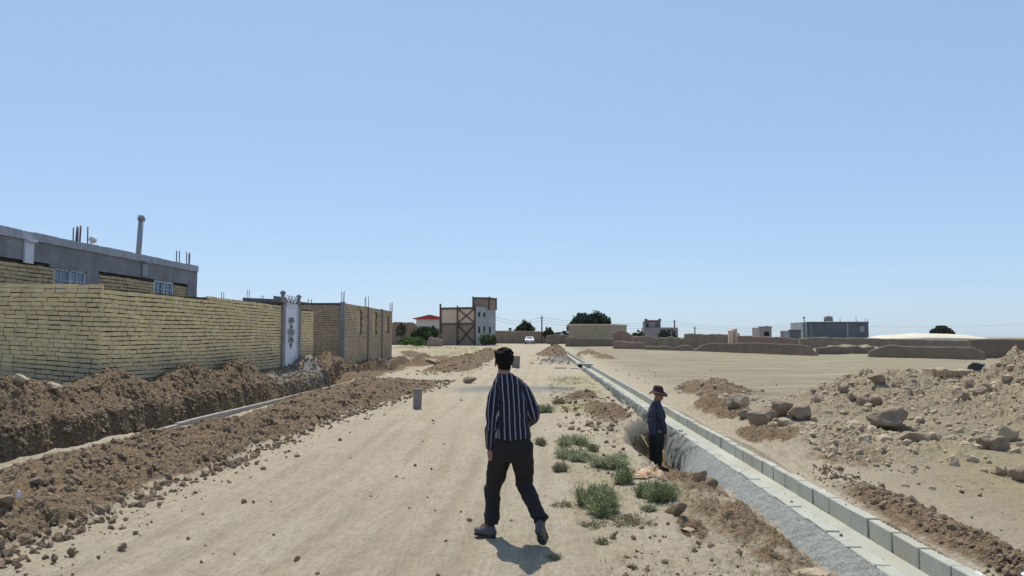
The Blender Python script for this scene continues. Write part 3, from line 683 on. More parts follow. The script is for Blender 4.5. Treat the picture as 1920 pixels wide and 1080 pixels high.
for px in (422, 426): MB().tube([(XY(px, 31.1), 31.1, z), (XY(px, 31.1), 31.1, W(px, 549, 31.1).z)], .014, 5).build('rebar', M['rebar'], b4)

for e_, dy in ((wall, .32), (gate, .32), (b2, .31), (b3, .45), (b4, .45), (house, .45)): e_.location.y -= dy
# ---- channel
ch = empty('concrete_channel', (3, 5, -.4), 'grey precast block irrigation channel with mortar haunch running down the right of the track', 'channel')
def kb(lo, hi, name='kerb_block', parent=None, mat=None, rz=0):
    pass
BL = .495; nN = 50; yS = 3.6
def blockmesh(w, h):
    mb = MB(); mb.box((-w/2, .009, -h), (w/2, BL-.010, 0)); return mb
def nrow(X, w, h, label_src):
    first = None
    for k in range(nN):
        if first is None:
            mb = blockmesh(w, h); o = mb.build('kerb_block', M['kerb'], ch, .007); first = o; o.location = Vector((X, yS, -.03))-ch.location
            for v in o.data.vertices: v.co += ch.location
        else:
            o = first.copy(); col.objects.link(o); o.parent = ch
        o.location = Vector((X+random.uniform(-.007, .007), yS+k*BL, -.03+random.uniform(-.009, .009)))-ch.location
        o.rotation_euler = (random.uniform(-.01, .01), random.uniform(-.02, .02), random.uniform(-.022, .022))
nrow(3.27, .12, .34, 0); nrow(2.685, .13, .34, 0)
def chpath(Y): return 0.0
mb = MB()
for X, w in ((3.27, .12), (2.685, .13)):
    Y = yS+nN*BL
    while Y < 108:
        mb.box((X-w/2+random.uniform(-.007, .007), Y, -.4), (X+w/2+random.uniform(-.007, .007), Y+BL-.01, -.03+random.uniform(-.006, .006)+.0035*max(0, Y-60))); Y += BL
o = mb.build('far_kerb_blocks', M['kerb'], ch); tag(o, kind='stuff')
mb = MB(); mb.box((2.75, yS, -.5), (3.21, 108, -.215)); mb.build('channel_floor', M['kerb'], ch)
# mortar haunch left of the left blocks
nY = 900; nX = 16; Yh = yS+(52-yS)*np.linspace(0, 1, nY)**1.8; U = np.linspace(0, 1, nX)
YG, UG = np.meshgrid(Yh, U, indexing='ij')
deep = (.25*ss(9, 11, YG)+.75*ss(11, 13.5, YG))*(1-ss(42, 46, YG)); wd = .42*(1-deep)+.13*deep+.05*vnoise(YG*1.1, YG*0, seed=201)+.10*gs(YG, YG*0, 12.6, 0, 1.0, 1)
XH = 2.625-wd*UG; dr = (.16*(1-deep)+.72*deep)
ZH = -.045-dr*UG**(1.2)*(1-.25*deep*np.sin(UG*3.14))
nn = fbm(XH*9+YG*.3, YG*9, 4, 203); nf = fbm(XH*30, YG*30, 3, 205)
XH2 = XH+np.where(UG > .05, (.022*nn+.018*nf)*(1+deep*1.5)-.0, 0); ZH2 = ZH+np.where(UG > .03, .04*nn+.028*nf, 0.006*nf)
Vh = np.stack([XH2.ravel(), YG.ravel(), ZH2.ravel()], 1); ii = np.arange(nY-1)[:, None]*nX+np.arange(nX-1)[None]; Fh = np.stack([ii, ii+nX, ii+nX+1, ii+1], -1).reshape(-1, 4)
hau = obj_np('mortar_haunch', Vh, Fh, M['lean'], ch, True, None, (3, 5, -.4)); m = hau.modifiers.new('solid', 'SOLIDIFY'); m.thickness = .06; m.offset = -1
# dark culvert box near far end
mb = MB(); mb.box((2.35, 44.8, -.5), (2.6, 46.4, .05)); mb.build('culvert_end', M['void'], ch)
MB().box((2.5, 46.6, -.4), (3.35, 47.6, .08), j=.02).build('culvert_slab', M['kerb'], ch, .02)

# ---- left kerb
lk = empty('concrete_kerb', (-6.95, 20, -.1), 'thin pale concrete kerb line running between the left trench and the brown spoil', 'kerb')
f0 = None
for k in range(78):
    Y = 13.2+k*.5; 
    if f0 is None:
        mb = MB(); mb.box((-.05, .003, -.30), (.05, .494, 0)); f0 = mb.build('kerb_block', M['kerb2'], lk, .008)
        for v in f0.data.vertices: v.co += lk.location
        o = f0
    else: o = f0.copy(); col.objects.link(o); o.parent = lk
    o.location = Vector((-6.93+.012*math.sin(Y*.4)+random.uniform(-.006, .006), Y, (.10 if Y > 14 else .10-(14-Y)*.1)+random.uniform(-.006, .006)))-lk.location
# standing kerb blocks
for px, py, Y, w, hgt, lab in ((783, 768, 18.3, .2, .50, 'grey brown concrete kerb block standing on end at the left edge of the track'), (967, 688, 42.5, .42, .68, 'grey concrete block standing on end on the track beside the walking man\'s head')):
    x = XY(px, Y); z = gz(x, Y)
    mb = MB(); mb.box((x-w/2, Y-.08, z-.04), (x+w/2, Y+.09, z+hgt), j=.004); o = mb.build('kerb_block', M['kerb3'], bevel=.012)
    o.rotation_euler = (.03, .03, .25); tag(o, lab, 'concrete block')
    r = rockify(ICO[2][0], 9, .2)*np.array([.07, .05, .035])
# trash
def sheet(px, py, Y, w, d, mat, name, label, cat, amp=.05, z=None, seed=1):
    n = 40; u, v = np.meshgrid(np.linspace(-1, 1, n), np.linspace(-1, 1, n), indexing='ij')
    x0 = XY(px, Y); 
    rr = 1+.25*vnoise(u*2+seed, v*2, seed=seed); X = x0+u*w/2*rr; Yv = Y+v*d/2*rr
    g = heights(X, Yv, False)[0]; Z = (np.maximum(g, 0*g-9) if z is None else z+0*g)+.02+amp*(1-np.maximum(abs(u), abs(v))**2)*(.55+.9*np.abs(fbm(u*2.3+seed, v*2.3, 4, seed)))
    Vv = np.stack([X.ravel(), Yv.ravel(), Z.ravel()], 1); i = np.arange(n-1)[:, None]*n+np.arange(n-1)[None]
    o = obj_np(name, Vv, np.stack([i, i+n, i+n+1, i+1], -1).reshape(-1, 4), mat, None, True, None, (x0, Y, float(g.mean())))
    s = o.modifiers.new('s', 'SOLIDIFY'); s.thickness = .006
    return tag(o, label, cat)
t = NT('woven_sack', .8, .3).geo(); c = t.ramp(t.noise(6, 3), [(.40, (.56, .44, .30)), (.5, (.48, .27, .13)), (.6, (.58, .49, .36))]); t.color(c); t.bump(t.noise(120, 2), .3, .003); M['sack'] = t.m
sheet(1222, 892, 9.4, .30, .34, M['sack'], 'sack', 'crumpled orange and white plastic sack heaped at the standing man\'s feet', 'sack', .15, seed=4)
sheet(1194, 900, 9.3, .22, .18, M['sack'], 'sack', 'flatter reddish end of sacking lying left among the green bushes', 'sack', .05, seed=9)
sheet(1811, 1054, 5.85, .10, .13, M['white_metal'], 'paper_scrap', 'white scrap of paper on the ground right of the channel blocks', 'paper scrap', .02, seed=3)
sheet(1912, 1076, 5.6, .12, .08, M['white_metal'], 'paper_scrap', 'white scrap at the bottom right corner', 'paper scrap', .02, seed=5)
x = XY(47, 6.95); z = gz(x, 6.95); mb = MB(); mb.tube([(x, 6.95, z), (x, 6.95, z+.05), (x+.004, 6.95, z+.07), (x+.006, 6.95, z+.085)], [.02, .02, .01, .009], 10); o = mb.build('plastic_bottle', M['white_metal']); tag(o, 'tiny white bottle standing in the brown soil near the left edge', 'bottle')
for px, py, Y, L in ((1050, 691, 41.5, .7), (1076, 692, 41.2, .45)):
    x = XY(px, Y); z = gz(x, Y); o = MB().box((x-L/2, Y-.12, z+.0), (x+L/2, Y+.12, z+.06), j=.01).build('plank', M['kerb'], bevel=.01); tag(o, 'pale flat slab lying before the gravel pile, ' + ('left one' if px < 1070 else 'right one by the culvert'), 'slab')
# string line
p = [(2.28, 20.5, .04), Vector((XY(1190, 17.2), 17.2, -.02)), W(1216, 838, 14.0)]
mb = MB(); q = [Vector(p[0]).lerp(Vector(p[2]), k/12)-Vector((0, 0, .05*math.sin(math.pi*k/12))) for k in range(13)]; mb.tube(q, .006, 5)
o = mb.build('string_line', plain('yellow_string', (.55, .5, .3), .8)); tag(o, 'taut pale builder\'s string running along the trench to the standing man', 'string')

# ------------------------------------------------------------------ far walls and buildings
def mudwall(prof, Yf, mat, label, th=.5, name='mud_wall', seed=0, rough=.06, zb=-.4, cat='mud wall', step=.45, base=None):
    prof = sorted(prof); px0, px1 = prof[0][0], prof[-1][0]; yf = (lambda p: np.interp(p, [a for a, b in Yf], [b for a, b in Yf]))
    x0, x1 = XY(px0, yf(px0)), XY(px1, yf(px1)); n = max(6, int(abs(x1-x0)/step)); rnd = np.random.default_rng(seed+5)
    V = []; 
    for i in range(n+1):
        px = px0+(px1-px0)*i/n; Y = float(yf(px)); x = XY(px, Y); ty = np.interp(px, [a for a, b in prof], [b for a, b in prof]); zt = W(px, ty, Y).z+rnd.normal(0, rough*.6)+rough*math.sin(i*.7)*.4
        zbb = zb if base is None else base
        of = rnd.normal(0, .04)
        for z, d in ((zbb, 0), (zbb+(zt-zbb)*.5, .02+of), (zt-.08, .05+of*.5), (zt, .16), (zt-.02, th-.12), (zt-.1, th), (zbb, th)):
            V.append((x, Y+d, z))
    m = 7; Fs = []
    for i in range(n):
        for k in range(m): Fs.append((i*m+k, (i+1)*m+k, (i+1)*m+(k+1) % m, i*m+(k+1) % m))
    mb = MB(); mb.add(V, Fs, 0, .5, False); mb.add([V[k] for k in range(m)], [tuple(range(m))]); mb.add([V[-m+k] for k in range(m)], [tuple(range(m))])
    o = mb.build(name, mat); return tag(o, label, cat)
mudwall([(730, 604), (765, 604), (778, 605), (784, 616)], [(730, 128), (784, 128)], M['adobe_red'], 'reddish mud wall between the brick building and the red roofed house', seed=1)
mudwall([(926, 620), (960, 620), (1010, 621), (1027, 623)], [(926, 150), (1027, 150)], M['adobe'], 'brown mud wall behind the parked white car', seed=2)
mudwall([(1024, 629), (1040, 627), (1068, 628)], [(1024, 142), (1068, 142)], M['adobe'], 'lower mud wall stretch right of the nearer pole', seed=3)
mudwall([(1060, 631), (1085, 634), (1110, 633), (1150, 635)], [(1060, 112), (1150, 112)], M['adobe2'], 'low dark mud wall in front of the buff block building', seed=4, rough=.12)
mudwall([(1148, 622), (1162, 619), (1175, 621), (1188, 628), (1200, 634)], [(1148, 118), (1200, 118)], M['adobe_red'], 'hump backed reddish ruined wall right of the buff block building', seed=5, rough=.15)
mudwall([(1186, 633), (1210, 631), (1240, 633), (1262, 631), (1285, 632), (1300, 628), (1305, 626)], [(1186, 108), (1305, 104)], M['adobe'], 'crumbling mud wall below the small tower house', seed=6, rough=.22)
mudwall([(1284, 626), (1330, 626), (1369, 627)], [(1284, 104), (1369, 104)], M['adobe'], 'straight topped mud wall left of the broken pillar', seed=7)
mudwall([(1383, 630), (1440, 631), (1500, 635), (1506, 634)], [(1383, 100), (1506, 96)], M['adobe_red'], 'mud wall right of the broken pillar, below the small grey house', seed=8)
mudwall([(1500, 634), (1530, 632), (1640, 634), (1720, 636), (1822, 638)], [(1500, 88), (1822, 80)], M['adobe'], 'long level mud wall below the dark building and cream sheeting', seed=9, rough=.03)
mudwall([(1820, 636), (1870, 635), (2050, 636)], [(1820, 62), (2050, 58)], M['adobe2'], 'dark mud wall running out of the frame at the right edge', seed=10, rough=.03)
mudwall([(1150, 641), (1172, 640), (1207, 642), (1214, 652)], [(1150, 97), (1214, 95)], M['adobe_red'], 'low ruined wall stub at the left end of the field', seed=11, rough=.08)
mudwall([(1210, 650), (1216, 648), (1240, 648), (1262, 647), (1290, 648), (1300, 650), (1304, 657)], [(1210, 92), (1304, 86)], M['adobe2'], 'second low ruined wall with slumped ends', seed=12, rough=.14)
mudwall([(1302, 656), (1306, 649), (1325, 645), (1345, 643), (1368, 645), (1385, 642), (1430, 643), (1470, 645), (1500, 645), (1517, 648), (1528, 652), (1531, 656), (1534, 664)], [(1302, 86), (1534, 68)], M['adobe2'], 'third low ruined wall, longest in front of the broken pillar', seed=13, rough=.04)
mudwall([(1532, 651), (1545, 652), (1560, 649), (1580, 650), (1600, 648), (1620, 650), (1640, 649)], [(1532, 73), (1640, 71)], M['adobe2'], 'slumped mud wall remnant in the gap before the rightmost low wall', seed=14, rough=.08)
mudwall([(1631, 658), (1636, 654), (1652, 651), (1668, 646), (1700, 649), (1760, 649), (1800, 650), (1838, 651), (1843, 654), (1847, 660)], [(1631, 65), (1847, 57)], M['adobe2'], 'rightmost low mud wall, nearest across the field', seed=15, rough=.03)
# broken pillar
mb = MB(); 
for k, (px, yt, Y) in enumerate(((1371, 619, 101), (1378, 617, 101.3), (1383, 624, 101), (1389, 632, 101.4))):
    x = XY(px, Y); mb.prism([(x-.32, Y), (x+.3, Y-.05), (x+.34, Y+.6), (x-.3, Y+.5)], -.3, [W(px, yt+random.uniform(-1, 1), Y).z for _ in range(4)])
o = mb.build('broken_pillar', M['tanpanel']); tag(o, 'broken orange brown mud pillar standing above the field walls', 'pillar')

# steel framed building
sb = empty('steel_framed_building', (-13, 125, .3), 'two storey steel framed building with tan infill, X braces and a roof room', 'building')
A = Vector((XY(826, 123), 123, 0)); B = Vector((XY(891, 120.5), 120.5, 0)); u = (B-A); Lf = u.length; u.normalize(); v = Vector((-u.y, u.x, 0))
if v.y < 0: v = -v
vs_ = (Vector((XY(931, 129.5), 129.5, 0))-B); vs_.normalize(); C_ = B+vs_*9; D_ = A+vs_*9
zg = gz(A.x, 122)-.2; zr = 1.75+57*121.5/1400; zm = 1.75+24*121.5/1400
def pnl(P, Q, z0, z1, mat, name, off=0, th=.15, parent=None):
    d = (Q-P).normalized(); nn = Vector((d.y, -d.x, 0)); P2 = P+nn*off; Q2 = Q+nn*off
    return MB().prism([(P2.x, P2.y), (Q2.x, Q2.y), (Q2.x-nn.x*th, Q2.y-nn.y*th), (P2.x-nn.x*th, P2.y-nn.y*th)], z0, z1).build(name, mat, parent or sb)
pnl(A, B, zm+.002, zr-.2, M['tanpanel'], 'upper_infill'); pnl(A, B, zg, zm, M['tanpanel2'], 'lower_infill')
pnl(B, C_, zg, zr-.05, M['greyrender'], 'side_wall', .02)
pnl(D_, A, zg, zr-.2, M['tanpanel2'], 'far_side_wall')
MB().prism([(A.x+.1, A.y+.1), (B.x-.1, B.y+.1), (C_.x-.1, C_.y), (D_.x, D_.y)], zr-.35, zr-.2).build('roof', M['greyrender'], sb)
mb = MB(); nn = Vector((u.y, -u.x, 0)); mid = A.lerp(B, .5)
for P, w in ((A, .28), (mid-u*.02, .22), (B, .28)): mb.beam((P.x+nn.x*.1, P.y+nn.y*.1, zg), (P.x+nn.x*.1, P.y+nn.y*.1, zr+(.45 if P is A else .1)), w, .2)
for z, h in ((zr-.32, .3), (zm, .22)): mb.beam(tuple(A+nn*.1+Vector((0, 0, z))), tuple(B+nn*.1+Vector((0, 0, z))), .2, h)
for z0, z1 in ((zg+.4, zm-.1), (zm+.1, zr-.4)):
    mb.beam(tuple(mid+nn*.12+Vector((0, 0, z0))), tuple(B+nn*.12+Vector((0, 0, z1))), .12, .16); mb.beam(tuple(mid+nn*.15+Vector((0, 0, z1))), tuple(B+nn*.15+Vector((0, 0, z0))), .12, .16)
mb.build('steel_frame', M['ibeam'], sb)
T0 = B+vs_*1.5-u*1.6; T1 = T0+vs_*6.0; 
xt0, xt1 = XY(886, 123), XY(929, 128); ztp = 1.75+74*124/1400
TA = Vector((XY(886, 124.5), 124.5, 0)); TB = Vector((XY(916, 123.6), 123.6, 0)); TB = Vector((XY(917, 125.5), 125.5, 0)); TC = Vector((XY(930, 129.0), 129.0, 0)); TD = TA+(TC-TB)
MB().prism([(TA.x, TA.y), (TB.x, TB.y), (TC.x, TC.y), (TD.x, TD.y)], zr-.4, ztp).build('roof_room', M['tanpanel2'], sb)
mb = MB(); f = Vector((.05, -.12, 0))
for P in (TA, TB, TC): mb.beam(tuple(P+f+Vector((0, 0, zr-.4))), tuple(P+f+Vector((0, 0, ztp+.15))), .2, .2)
mb.beam(tuple(TA+f+Vector((0, 0, ztp-.1))), tuple(TB+f+Vector((0, 0, ztp-.1))), .2, .25); mb.beam(tuple(TB+f+Vector((0, 0, ztp-.1))), tuple(TC+f+Vector((0, 0, ztp-.1))), .2, .25)
mb.build('roof_room_frame', M['ibeam'], sb)
for s0, z0, z1 in ((1.2, 2.3, 3.4), (3.4, 2.3, 3.4), (5.9, 2.3, 3.4), (1.2, 5.0, 5.75), (3.4, 5.0, 5.75)):
    P = B+vs_*s0; Q = B+vs_*(s0+.8)
    w = pnl(P, Q, z0, z1, M['void'], 'window', .03, .02)
# red roofed house
rh = empty('red_roofed_house', (-23, 135, .3), 'small white house with a shallow red metal gable roof left of the steel framed building', 'house')
Yr = 135; xa, xb, xm = XY(777, Yr), XY(832, Yr), XY(806, Yr); ze = W(777, 597, Yr).z; zr2 = W(806, 590, Yr).z
MB().prism([(xa+.3, Yr), (xb-.2, Yr), (xb-.2, Yr+7), (xa+.3, Yr+7)], .1, ze+.05).build('walls', vary('white_plaster', (.55, .56, .52), (.63, .64, .60), 1, geo=True), rh)
mb = MB(); mb.add([(xa-.2, Yr-.5, ze), (xm, Yr-.5, zr2), (xb+.3, Yr-.5, ze), (xa-.2, Yr+8, ze), (xm, Yr+8, zr2), (xb+.3, Yr+8, ze), (xa-.2, Yr-.5, ze-.15), (xb+.3, Yr-.5, ze-.15), (xa-.2, Yr+8, ze-.15), (xb+.3, Yr+8, ze-.15)],
    [(0, 1, 4, 3), (1, 2, 5, 4), (0, 6, 7, 2, 1), (3, 4, 5, 9, 8), (0, 3, 8, 6), (2, 7, 9, 5), (6, 8, 9, 7)]); mb.build('roof', M['redroof'], rh)
MB().box((xa+2.2, Yr-.04, 2.2), (xa+3.4, Yr-.01, 3.2)).build('window', M['void'], rh)
# low ruin in front of greenery
mudwall([(800, 638), (806, 634), (818, 635), (829, 637)], [(800, 112), (829, 112)], M['tanpanel2'], 'low rubble wall at the left foot of the steel framed building', seed=21, rough=.2)

def block_building(name, label, px0, px1, ptop, Y, depth, mat, parts=(), side=None, zb=-.3, cat='building', roofmat=None):
    x0, x1 = XY(px0, Y), XY(px1, Y); zt = W((px0+px1)/2, ptop, Y).z
    e = empty(name, ((x0+x1)/2, Y, zb), label, cat)
    poly = [(x0, Y), (x1, Y), (x1+(side or 0), Y+depth), (x0+(side or 0)*.3, Y+depth)]
    MB().prism(poly, zb, zt).build('walls', mat, e)
    c = .12; mb = MB()
    mb.prism([(x0-c, Y-c), (x1+c, Y-c), (x1+c, Y+.15), (x0-c, Y+.15)], zt-.02, zt+.22); mb.prism([(x1-.1, Y+.16), (x1+c, Y+.16), (x1+(side or 0)+c, Y+depth), (x1+(side or 0)-.1, Y+depth)], zt-.02, zt+.22)
    mb.build('parapet', roofmat or mat, e)
    for (a, b, ya, yb, mt, nm) in parts:
        MB().box((XY(a, Y), Y-.06, W(a, yb, Y).z), (XY(b, Y), Y-.01, W(a, ya, Y).z)).build(nm, M[mt], e)
    return e, x0, x1, zt
e, x0, x1, zt = block_building('buff_block_building', 'buff plain walled block building with trees behind it, centre right', 1066, 1145, 610, 125, 8, M['adobe_y'], side=3.6, roofmat=M['tanpanel'])
e, x0, x1, zt = block_building('tower_house', 'small dark tower house with pink edged top rising above the walls', 1210, 1239, 602, 170, 4, M['darkrender'], (( 1217, 1229, 604, 613, 'pinkrender', 'recess'), (1212, 1215, 608, 613, 'void', 'window')), zb=-.3, roofmat=M['redroof'])
for s in (0, 1):
    xx = x0-.1 if not s else x1-.5; MB().box((xx, 169.8, zt), (xx+.6, 170.5, zt+.5)).build('corner_post', M['darkrender'], e)
MB().box((x0-.6, 168.5, 0), (x1+3.6, 172, W(1210, 614, 168).z)).build('lower_storey', M['pinkrender'], e)
block_building('small_grey_house', 'small pale grey house with a dark doorway above the far wall', 1424, 1447, 614, 150, 5, M['pinkrender'], ((1433, 1442, 622, 630, 'void', 'doorway'), (1434, 1441, 611, 614, 'greyrender', 'roof_box')))
block_building('low_grey_shed', 'low dark grey shed immediately left of the long dark building', 1480, 1502, 620, 165, 6, M['darkrender'], ((1470, 1480, 622, 632, 'greyrender', 'lean_to'),))
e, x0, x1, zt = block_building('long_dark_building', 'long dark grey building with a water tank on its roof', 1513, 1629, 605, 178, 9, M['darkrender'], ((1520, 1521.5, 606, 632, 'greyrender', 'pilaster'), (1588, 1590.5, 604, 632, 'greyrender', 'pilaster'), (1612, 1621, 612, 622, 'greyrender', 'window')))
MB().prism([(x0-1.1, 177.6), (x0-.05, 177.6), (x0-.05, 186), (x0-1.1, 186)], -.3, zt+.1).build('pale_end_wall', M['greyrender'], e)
def tankon(px, Y, zt, e):
    x = XY(px, Y); mb = MB()
    for dx in (-.8, .8):
        for dy in (-.5, .5): mb.beam((x+dx, Y+dy, zt-.3), (x+dx, Y+dy, zt+.9), .09, .09)
    mb.build('tank_stand', M['darksteel'], e)
    MB().tube([(x, Y, zt+.35), (x, Y, zt+.45), (x, Y, zt+1.35), (x, Y, zt+1.6), (x, Y, zt+1.68)], [.9, 1.0, 1.0, .6, .2], 14).build('water_tank', M['cement'], e)
tankon(1554, 179, zt, e)
for px, h in ((1576, 1.2), (1606, 1.6), (1623, .9), (1628, .9), (1609, .5)):
    x = XY(px, 179); MB().tube([(x, 179, zt), (x, 179, zt+h)], .06, 5).build('roof_rod', M['darksteel'], e)
x = XY(1508.5, 177); mb = MB(); mb.tube([(x, 177, -.2), (x, 177, zt+1.0)], .1, 6); mb.tube([(x, 177, zt+1.0), (x, 177, zt+1.25), (x, 177, zt+1.35)], [.25, .3, .1], 8); o = mb.build('lamp_post', M['darksteel']); tag(o, 'thin post with a round head at the left end of the long dark building', 'lamp post')
# cream sheeting mound
n1_, n2_ = 60, 14; uu, vv = np.meshgrid(np.linspace(0, 1, n1_), np.linspace(0, 1, n2_), indexing='ij')
pxs = [1614, 1640, 1700, 1760, 1790, 1815, 1828]; tys = [635, 629, 625, 626, 628, 632, 636]
PX = 1614+uu*214; Ym = 112+vv*9; zt_ = (HZ-np.interp(PX, pxs, tys))*118/1400+1.75
Xm = (PX-1010)/1400*116; Zm = 1.0+(zt_-1.0)*np.sin(np.pi*(.12+.76*vv))*(1+.02*fbm(uu*20, vv*3, 3, 7))
i = np.arange(n1_-1)[:, None]*n2_+np.arange(n2_-1)[None]; Vm = np.stack([Xm.ravel(), Ym.ravel(), Zm.ravel()], 1)
o = obj_np('sheeted_stack', Vm, np.stack([i, i+n2_, i+n2_+1, i+1], -1).reshape(-1, 4), M['cream'], None, True, None, (50, 112, 0)); tag(o, 'long low bright cream sheeted mound behind the far right wall', 'stack'); sm = o.modifiers.new('s', 'SOLIDIFY'); sm.thickness = .8; sm.offset = -1

# poles and wires
def pole(px, ytop, Y, r, label, arm=.9, yb=None):
    x = XY(px, Y); zt = W(px, ytop, Y).z; zb = gz(x, Y)-.3; e = empty('utility_pole', (x, Y, zb), label, 'utility pole', 'utility poles')
    MB().tube([(x, Y, zb), (x, Y, zt)], [r, r*.7], 8).build('shaft', M['darksteel'], e)
    MB().beam((x-arm, Y-.1, zt-.5), (x+arm, Y-.1, zt-.5), .1, .1).build('crossarm', M['darksteel'], e)
    mb = MB()
    for d in (-arm*.9, 0, arm*.9): mb.tube([(x+d, Y-.1, zt-.45), (x+d, Y-.1, zt-.25)], .05, 6)
    mb.build('insulators', M['white_metal'], e); return Vector((x, Y, zt-.35))
P1 = pole(1016, 592, 146, .16, 'nearer utility pole in front of the mud wall just right of the white car', .3)
P2 = pole(1265, 600, 190, .22, 'dark utility pole right of the small tower house', .3)
P3 = pole(1303, 612, 170, .16, 'short dark post right of the taller dark pole', .2)
P4 = pole(1490, 606, 200, .22, 'distant pole above the low grey shed', .3)
P5 = Vector((XY(735, 150), 160, 5.0)); P6 = Vector((XY(2000, 230), 230, 6))
cb = plain('cable_black', (.06, .06, .065), .7)
for a, b, lab, nn_ in ((P1, P2, 'overhead wires between the nearer pole and the pole by the tower house', 3), (P2, P4, 'overhead wires between the pole by the tower house and the shed pole', 3), (Vector((-8.2, 128, 5.5)), P1, 'overhead wires from the steel framed building to the nearer pole', 2), (P4, P6, 'overhead wires leading right from the shed pole', 1)):
    mb = MB()
    for k in range(nn_):
        o_ = Vector(((k-1)*.25, 0, -k*.55)); mb.tube([a.lerp(b, t/16)+o_-Vector((0, 0, .9*4*(t/16)*(1-t/16))) for t in range(17)], .022, 4)
    tag(mb.build('overhead_wires', cb), lab, 'wires')

# white car
cx_, cy_ = XY(993, 138), 138; cz = gz(cx_, cy_); car = empty('parked_car', (cx_, cy_, cz), 'white saloon car parked by the mud wall at the end of the track', 'car')
carw = plain('white_car_paint', (.8, .8, .8), .3, .5)
def loft_x(prof, w, wt):  # profile in y-z, symmetric width
    n = len(prof); vs = [(cx_+s*(w if z < 1.0 else wt)/2, cy_+y, cz+z) for s in (-1, 1) for y, z in prof]
    return vs, [tuple(range(n)), tuple(range(n, 2*n))[::-1]]+[(i, (i+1) % n, n+(i+1) % n, n+i) for i in range(n)]
mb = MB(); vs, fs = loft_x([(-2.1, .35), (-2.15, .65), (-2.05, .82), (-1.15, .92), (-.55, .98), (1.3, .98), (2.0, .95), (2.15, .8), (2.15, .35)], 1.66, 1.66); mb.add(vs, fs); vs, fs = loft_x([(-1.2, .93), (-.5, 1.38), (.9, 1.40), (1.6, .96)], 1.5, 1.25); mb.add(vs, fs); mb.build('body', carw, car, .03)
mb = MB(); mb.add([(cx_-.62, cy_-1.10, cz+1.01), (cx_+.62, cy_-1.10, cz+1.01), (cx_+.55, cy_-.58, cz+1.35), (cx_-.55, cy_-.58, cz+1.35)], [(0, 1, 2, 3)]); mb.build('windscreen', M['glass'], car)
for s in (-1, 1):
    for y in (-1.3, 1.3):
        w = MB().tube([(cx_+s*.84, cy_+y, cz+.3), (cx_+s*.64, cy_+y, cz+.3)], .31, 16).build('wheel', M['darksteel'], car)
    MB().box((cx_+s*.55-.15, cy_-2.16, cz+.6), (cx_+s*.55+.15, cy_-2.1, cz+.76)).build('headlight', M['glass'], car)
MB().box((cx_-.8, cy_-2.18, cz+.3), (cx_+.8, cy_-2.08, cz+.5)).build('bumper', M['cement'], car)

# ------------------------------------------------------------------ plants
def leafmat(name, a, b, c):
    t = NT(name, .7, .25); t.color(t.ramp(t.attr('tint'), [(0, a), (.6, b), (1, c)])); return t.m
M['leaf'] = leafmat('tree_leaves', (.03, .05, .022), (.065, .10, .045), (.12, .16, .07))
M['leaf_far'] = leafmat('dusty_far_leaves', (.04, .055, .045), (.07, .09, .065), (.10, .125, .085))
M['leaf_lime'] = leafmat('bright_leaves', (.05, .09, .02), (.10, .18, .045), (.18, .27, .08))
M['shrubg'] = leafmat('grey_green_shrub', (.15, .165, .07), (.28, .305, .15), (.44, .46, .26))
M['shrubp'] = leafmat('pale_green_shrub', (.22, .225, .12), (.37, .38, .215), (.50, .50, .32))
M['shrubd'] = leafmat('dry_yellow_shrub', (.17, .145, .08), (.30, .26, .14), (.46, .41, .25))
M['bark'] = vary('bark', (.10, .08, .06), (.18, .145, .11), 8)
def leaves(c, rad, n, size, rg):
    c = np.asarray(c, float); nc_ = max(8, n//55)
    cl = rg.normal(size=(nc_, 3)); cl /= np.linalg.norm(cl, axis=1)[:, None]; cl *= (rg.uniform(.25, 1, nc_)**.5)[:, None]; 
    cr = rg.uniform(.16, .34, nc_); idx = rg.integers(0, nc_, n)
    d = rg.normal(size=(n, 3)); d /= np.linalg.norm(d, axis=1)[:, None]; p = cl[idx]*.85+d*(cr[idx]*rg.uniform(.4, 1.1, n))[:, None]
    p[:, 2] = np.where(p[:, 2] < -.75, -.75, p[:, 2])
    P = c+p*np.asarray(rad); t = np.clip(rg.uniform(0, .6, nc_)[idx]+rg.uniform(0, .45, n), 0, 1)
    a = rg.normal(size=(n, 3)); a /= np.linalg.norm(a, axis=1)[:, None]; b = np.cross(a, rg.normal(size=(n, 3))); b /= np.linalg.norm(b, axis=1)[:, None]
    s = size*rg.uniform(.6, 1.3, n)[:, None]
    V = np.stack([P-a*s, P+b*s*.5, P+a*s, P-b*s*.5], 1).reshape(-1, 3); return V, np.arange(4*n).reshape(-1, 4), np.repeat(t, 4)
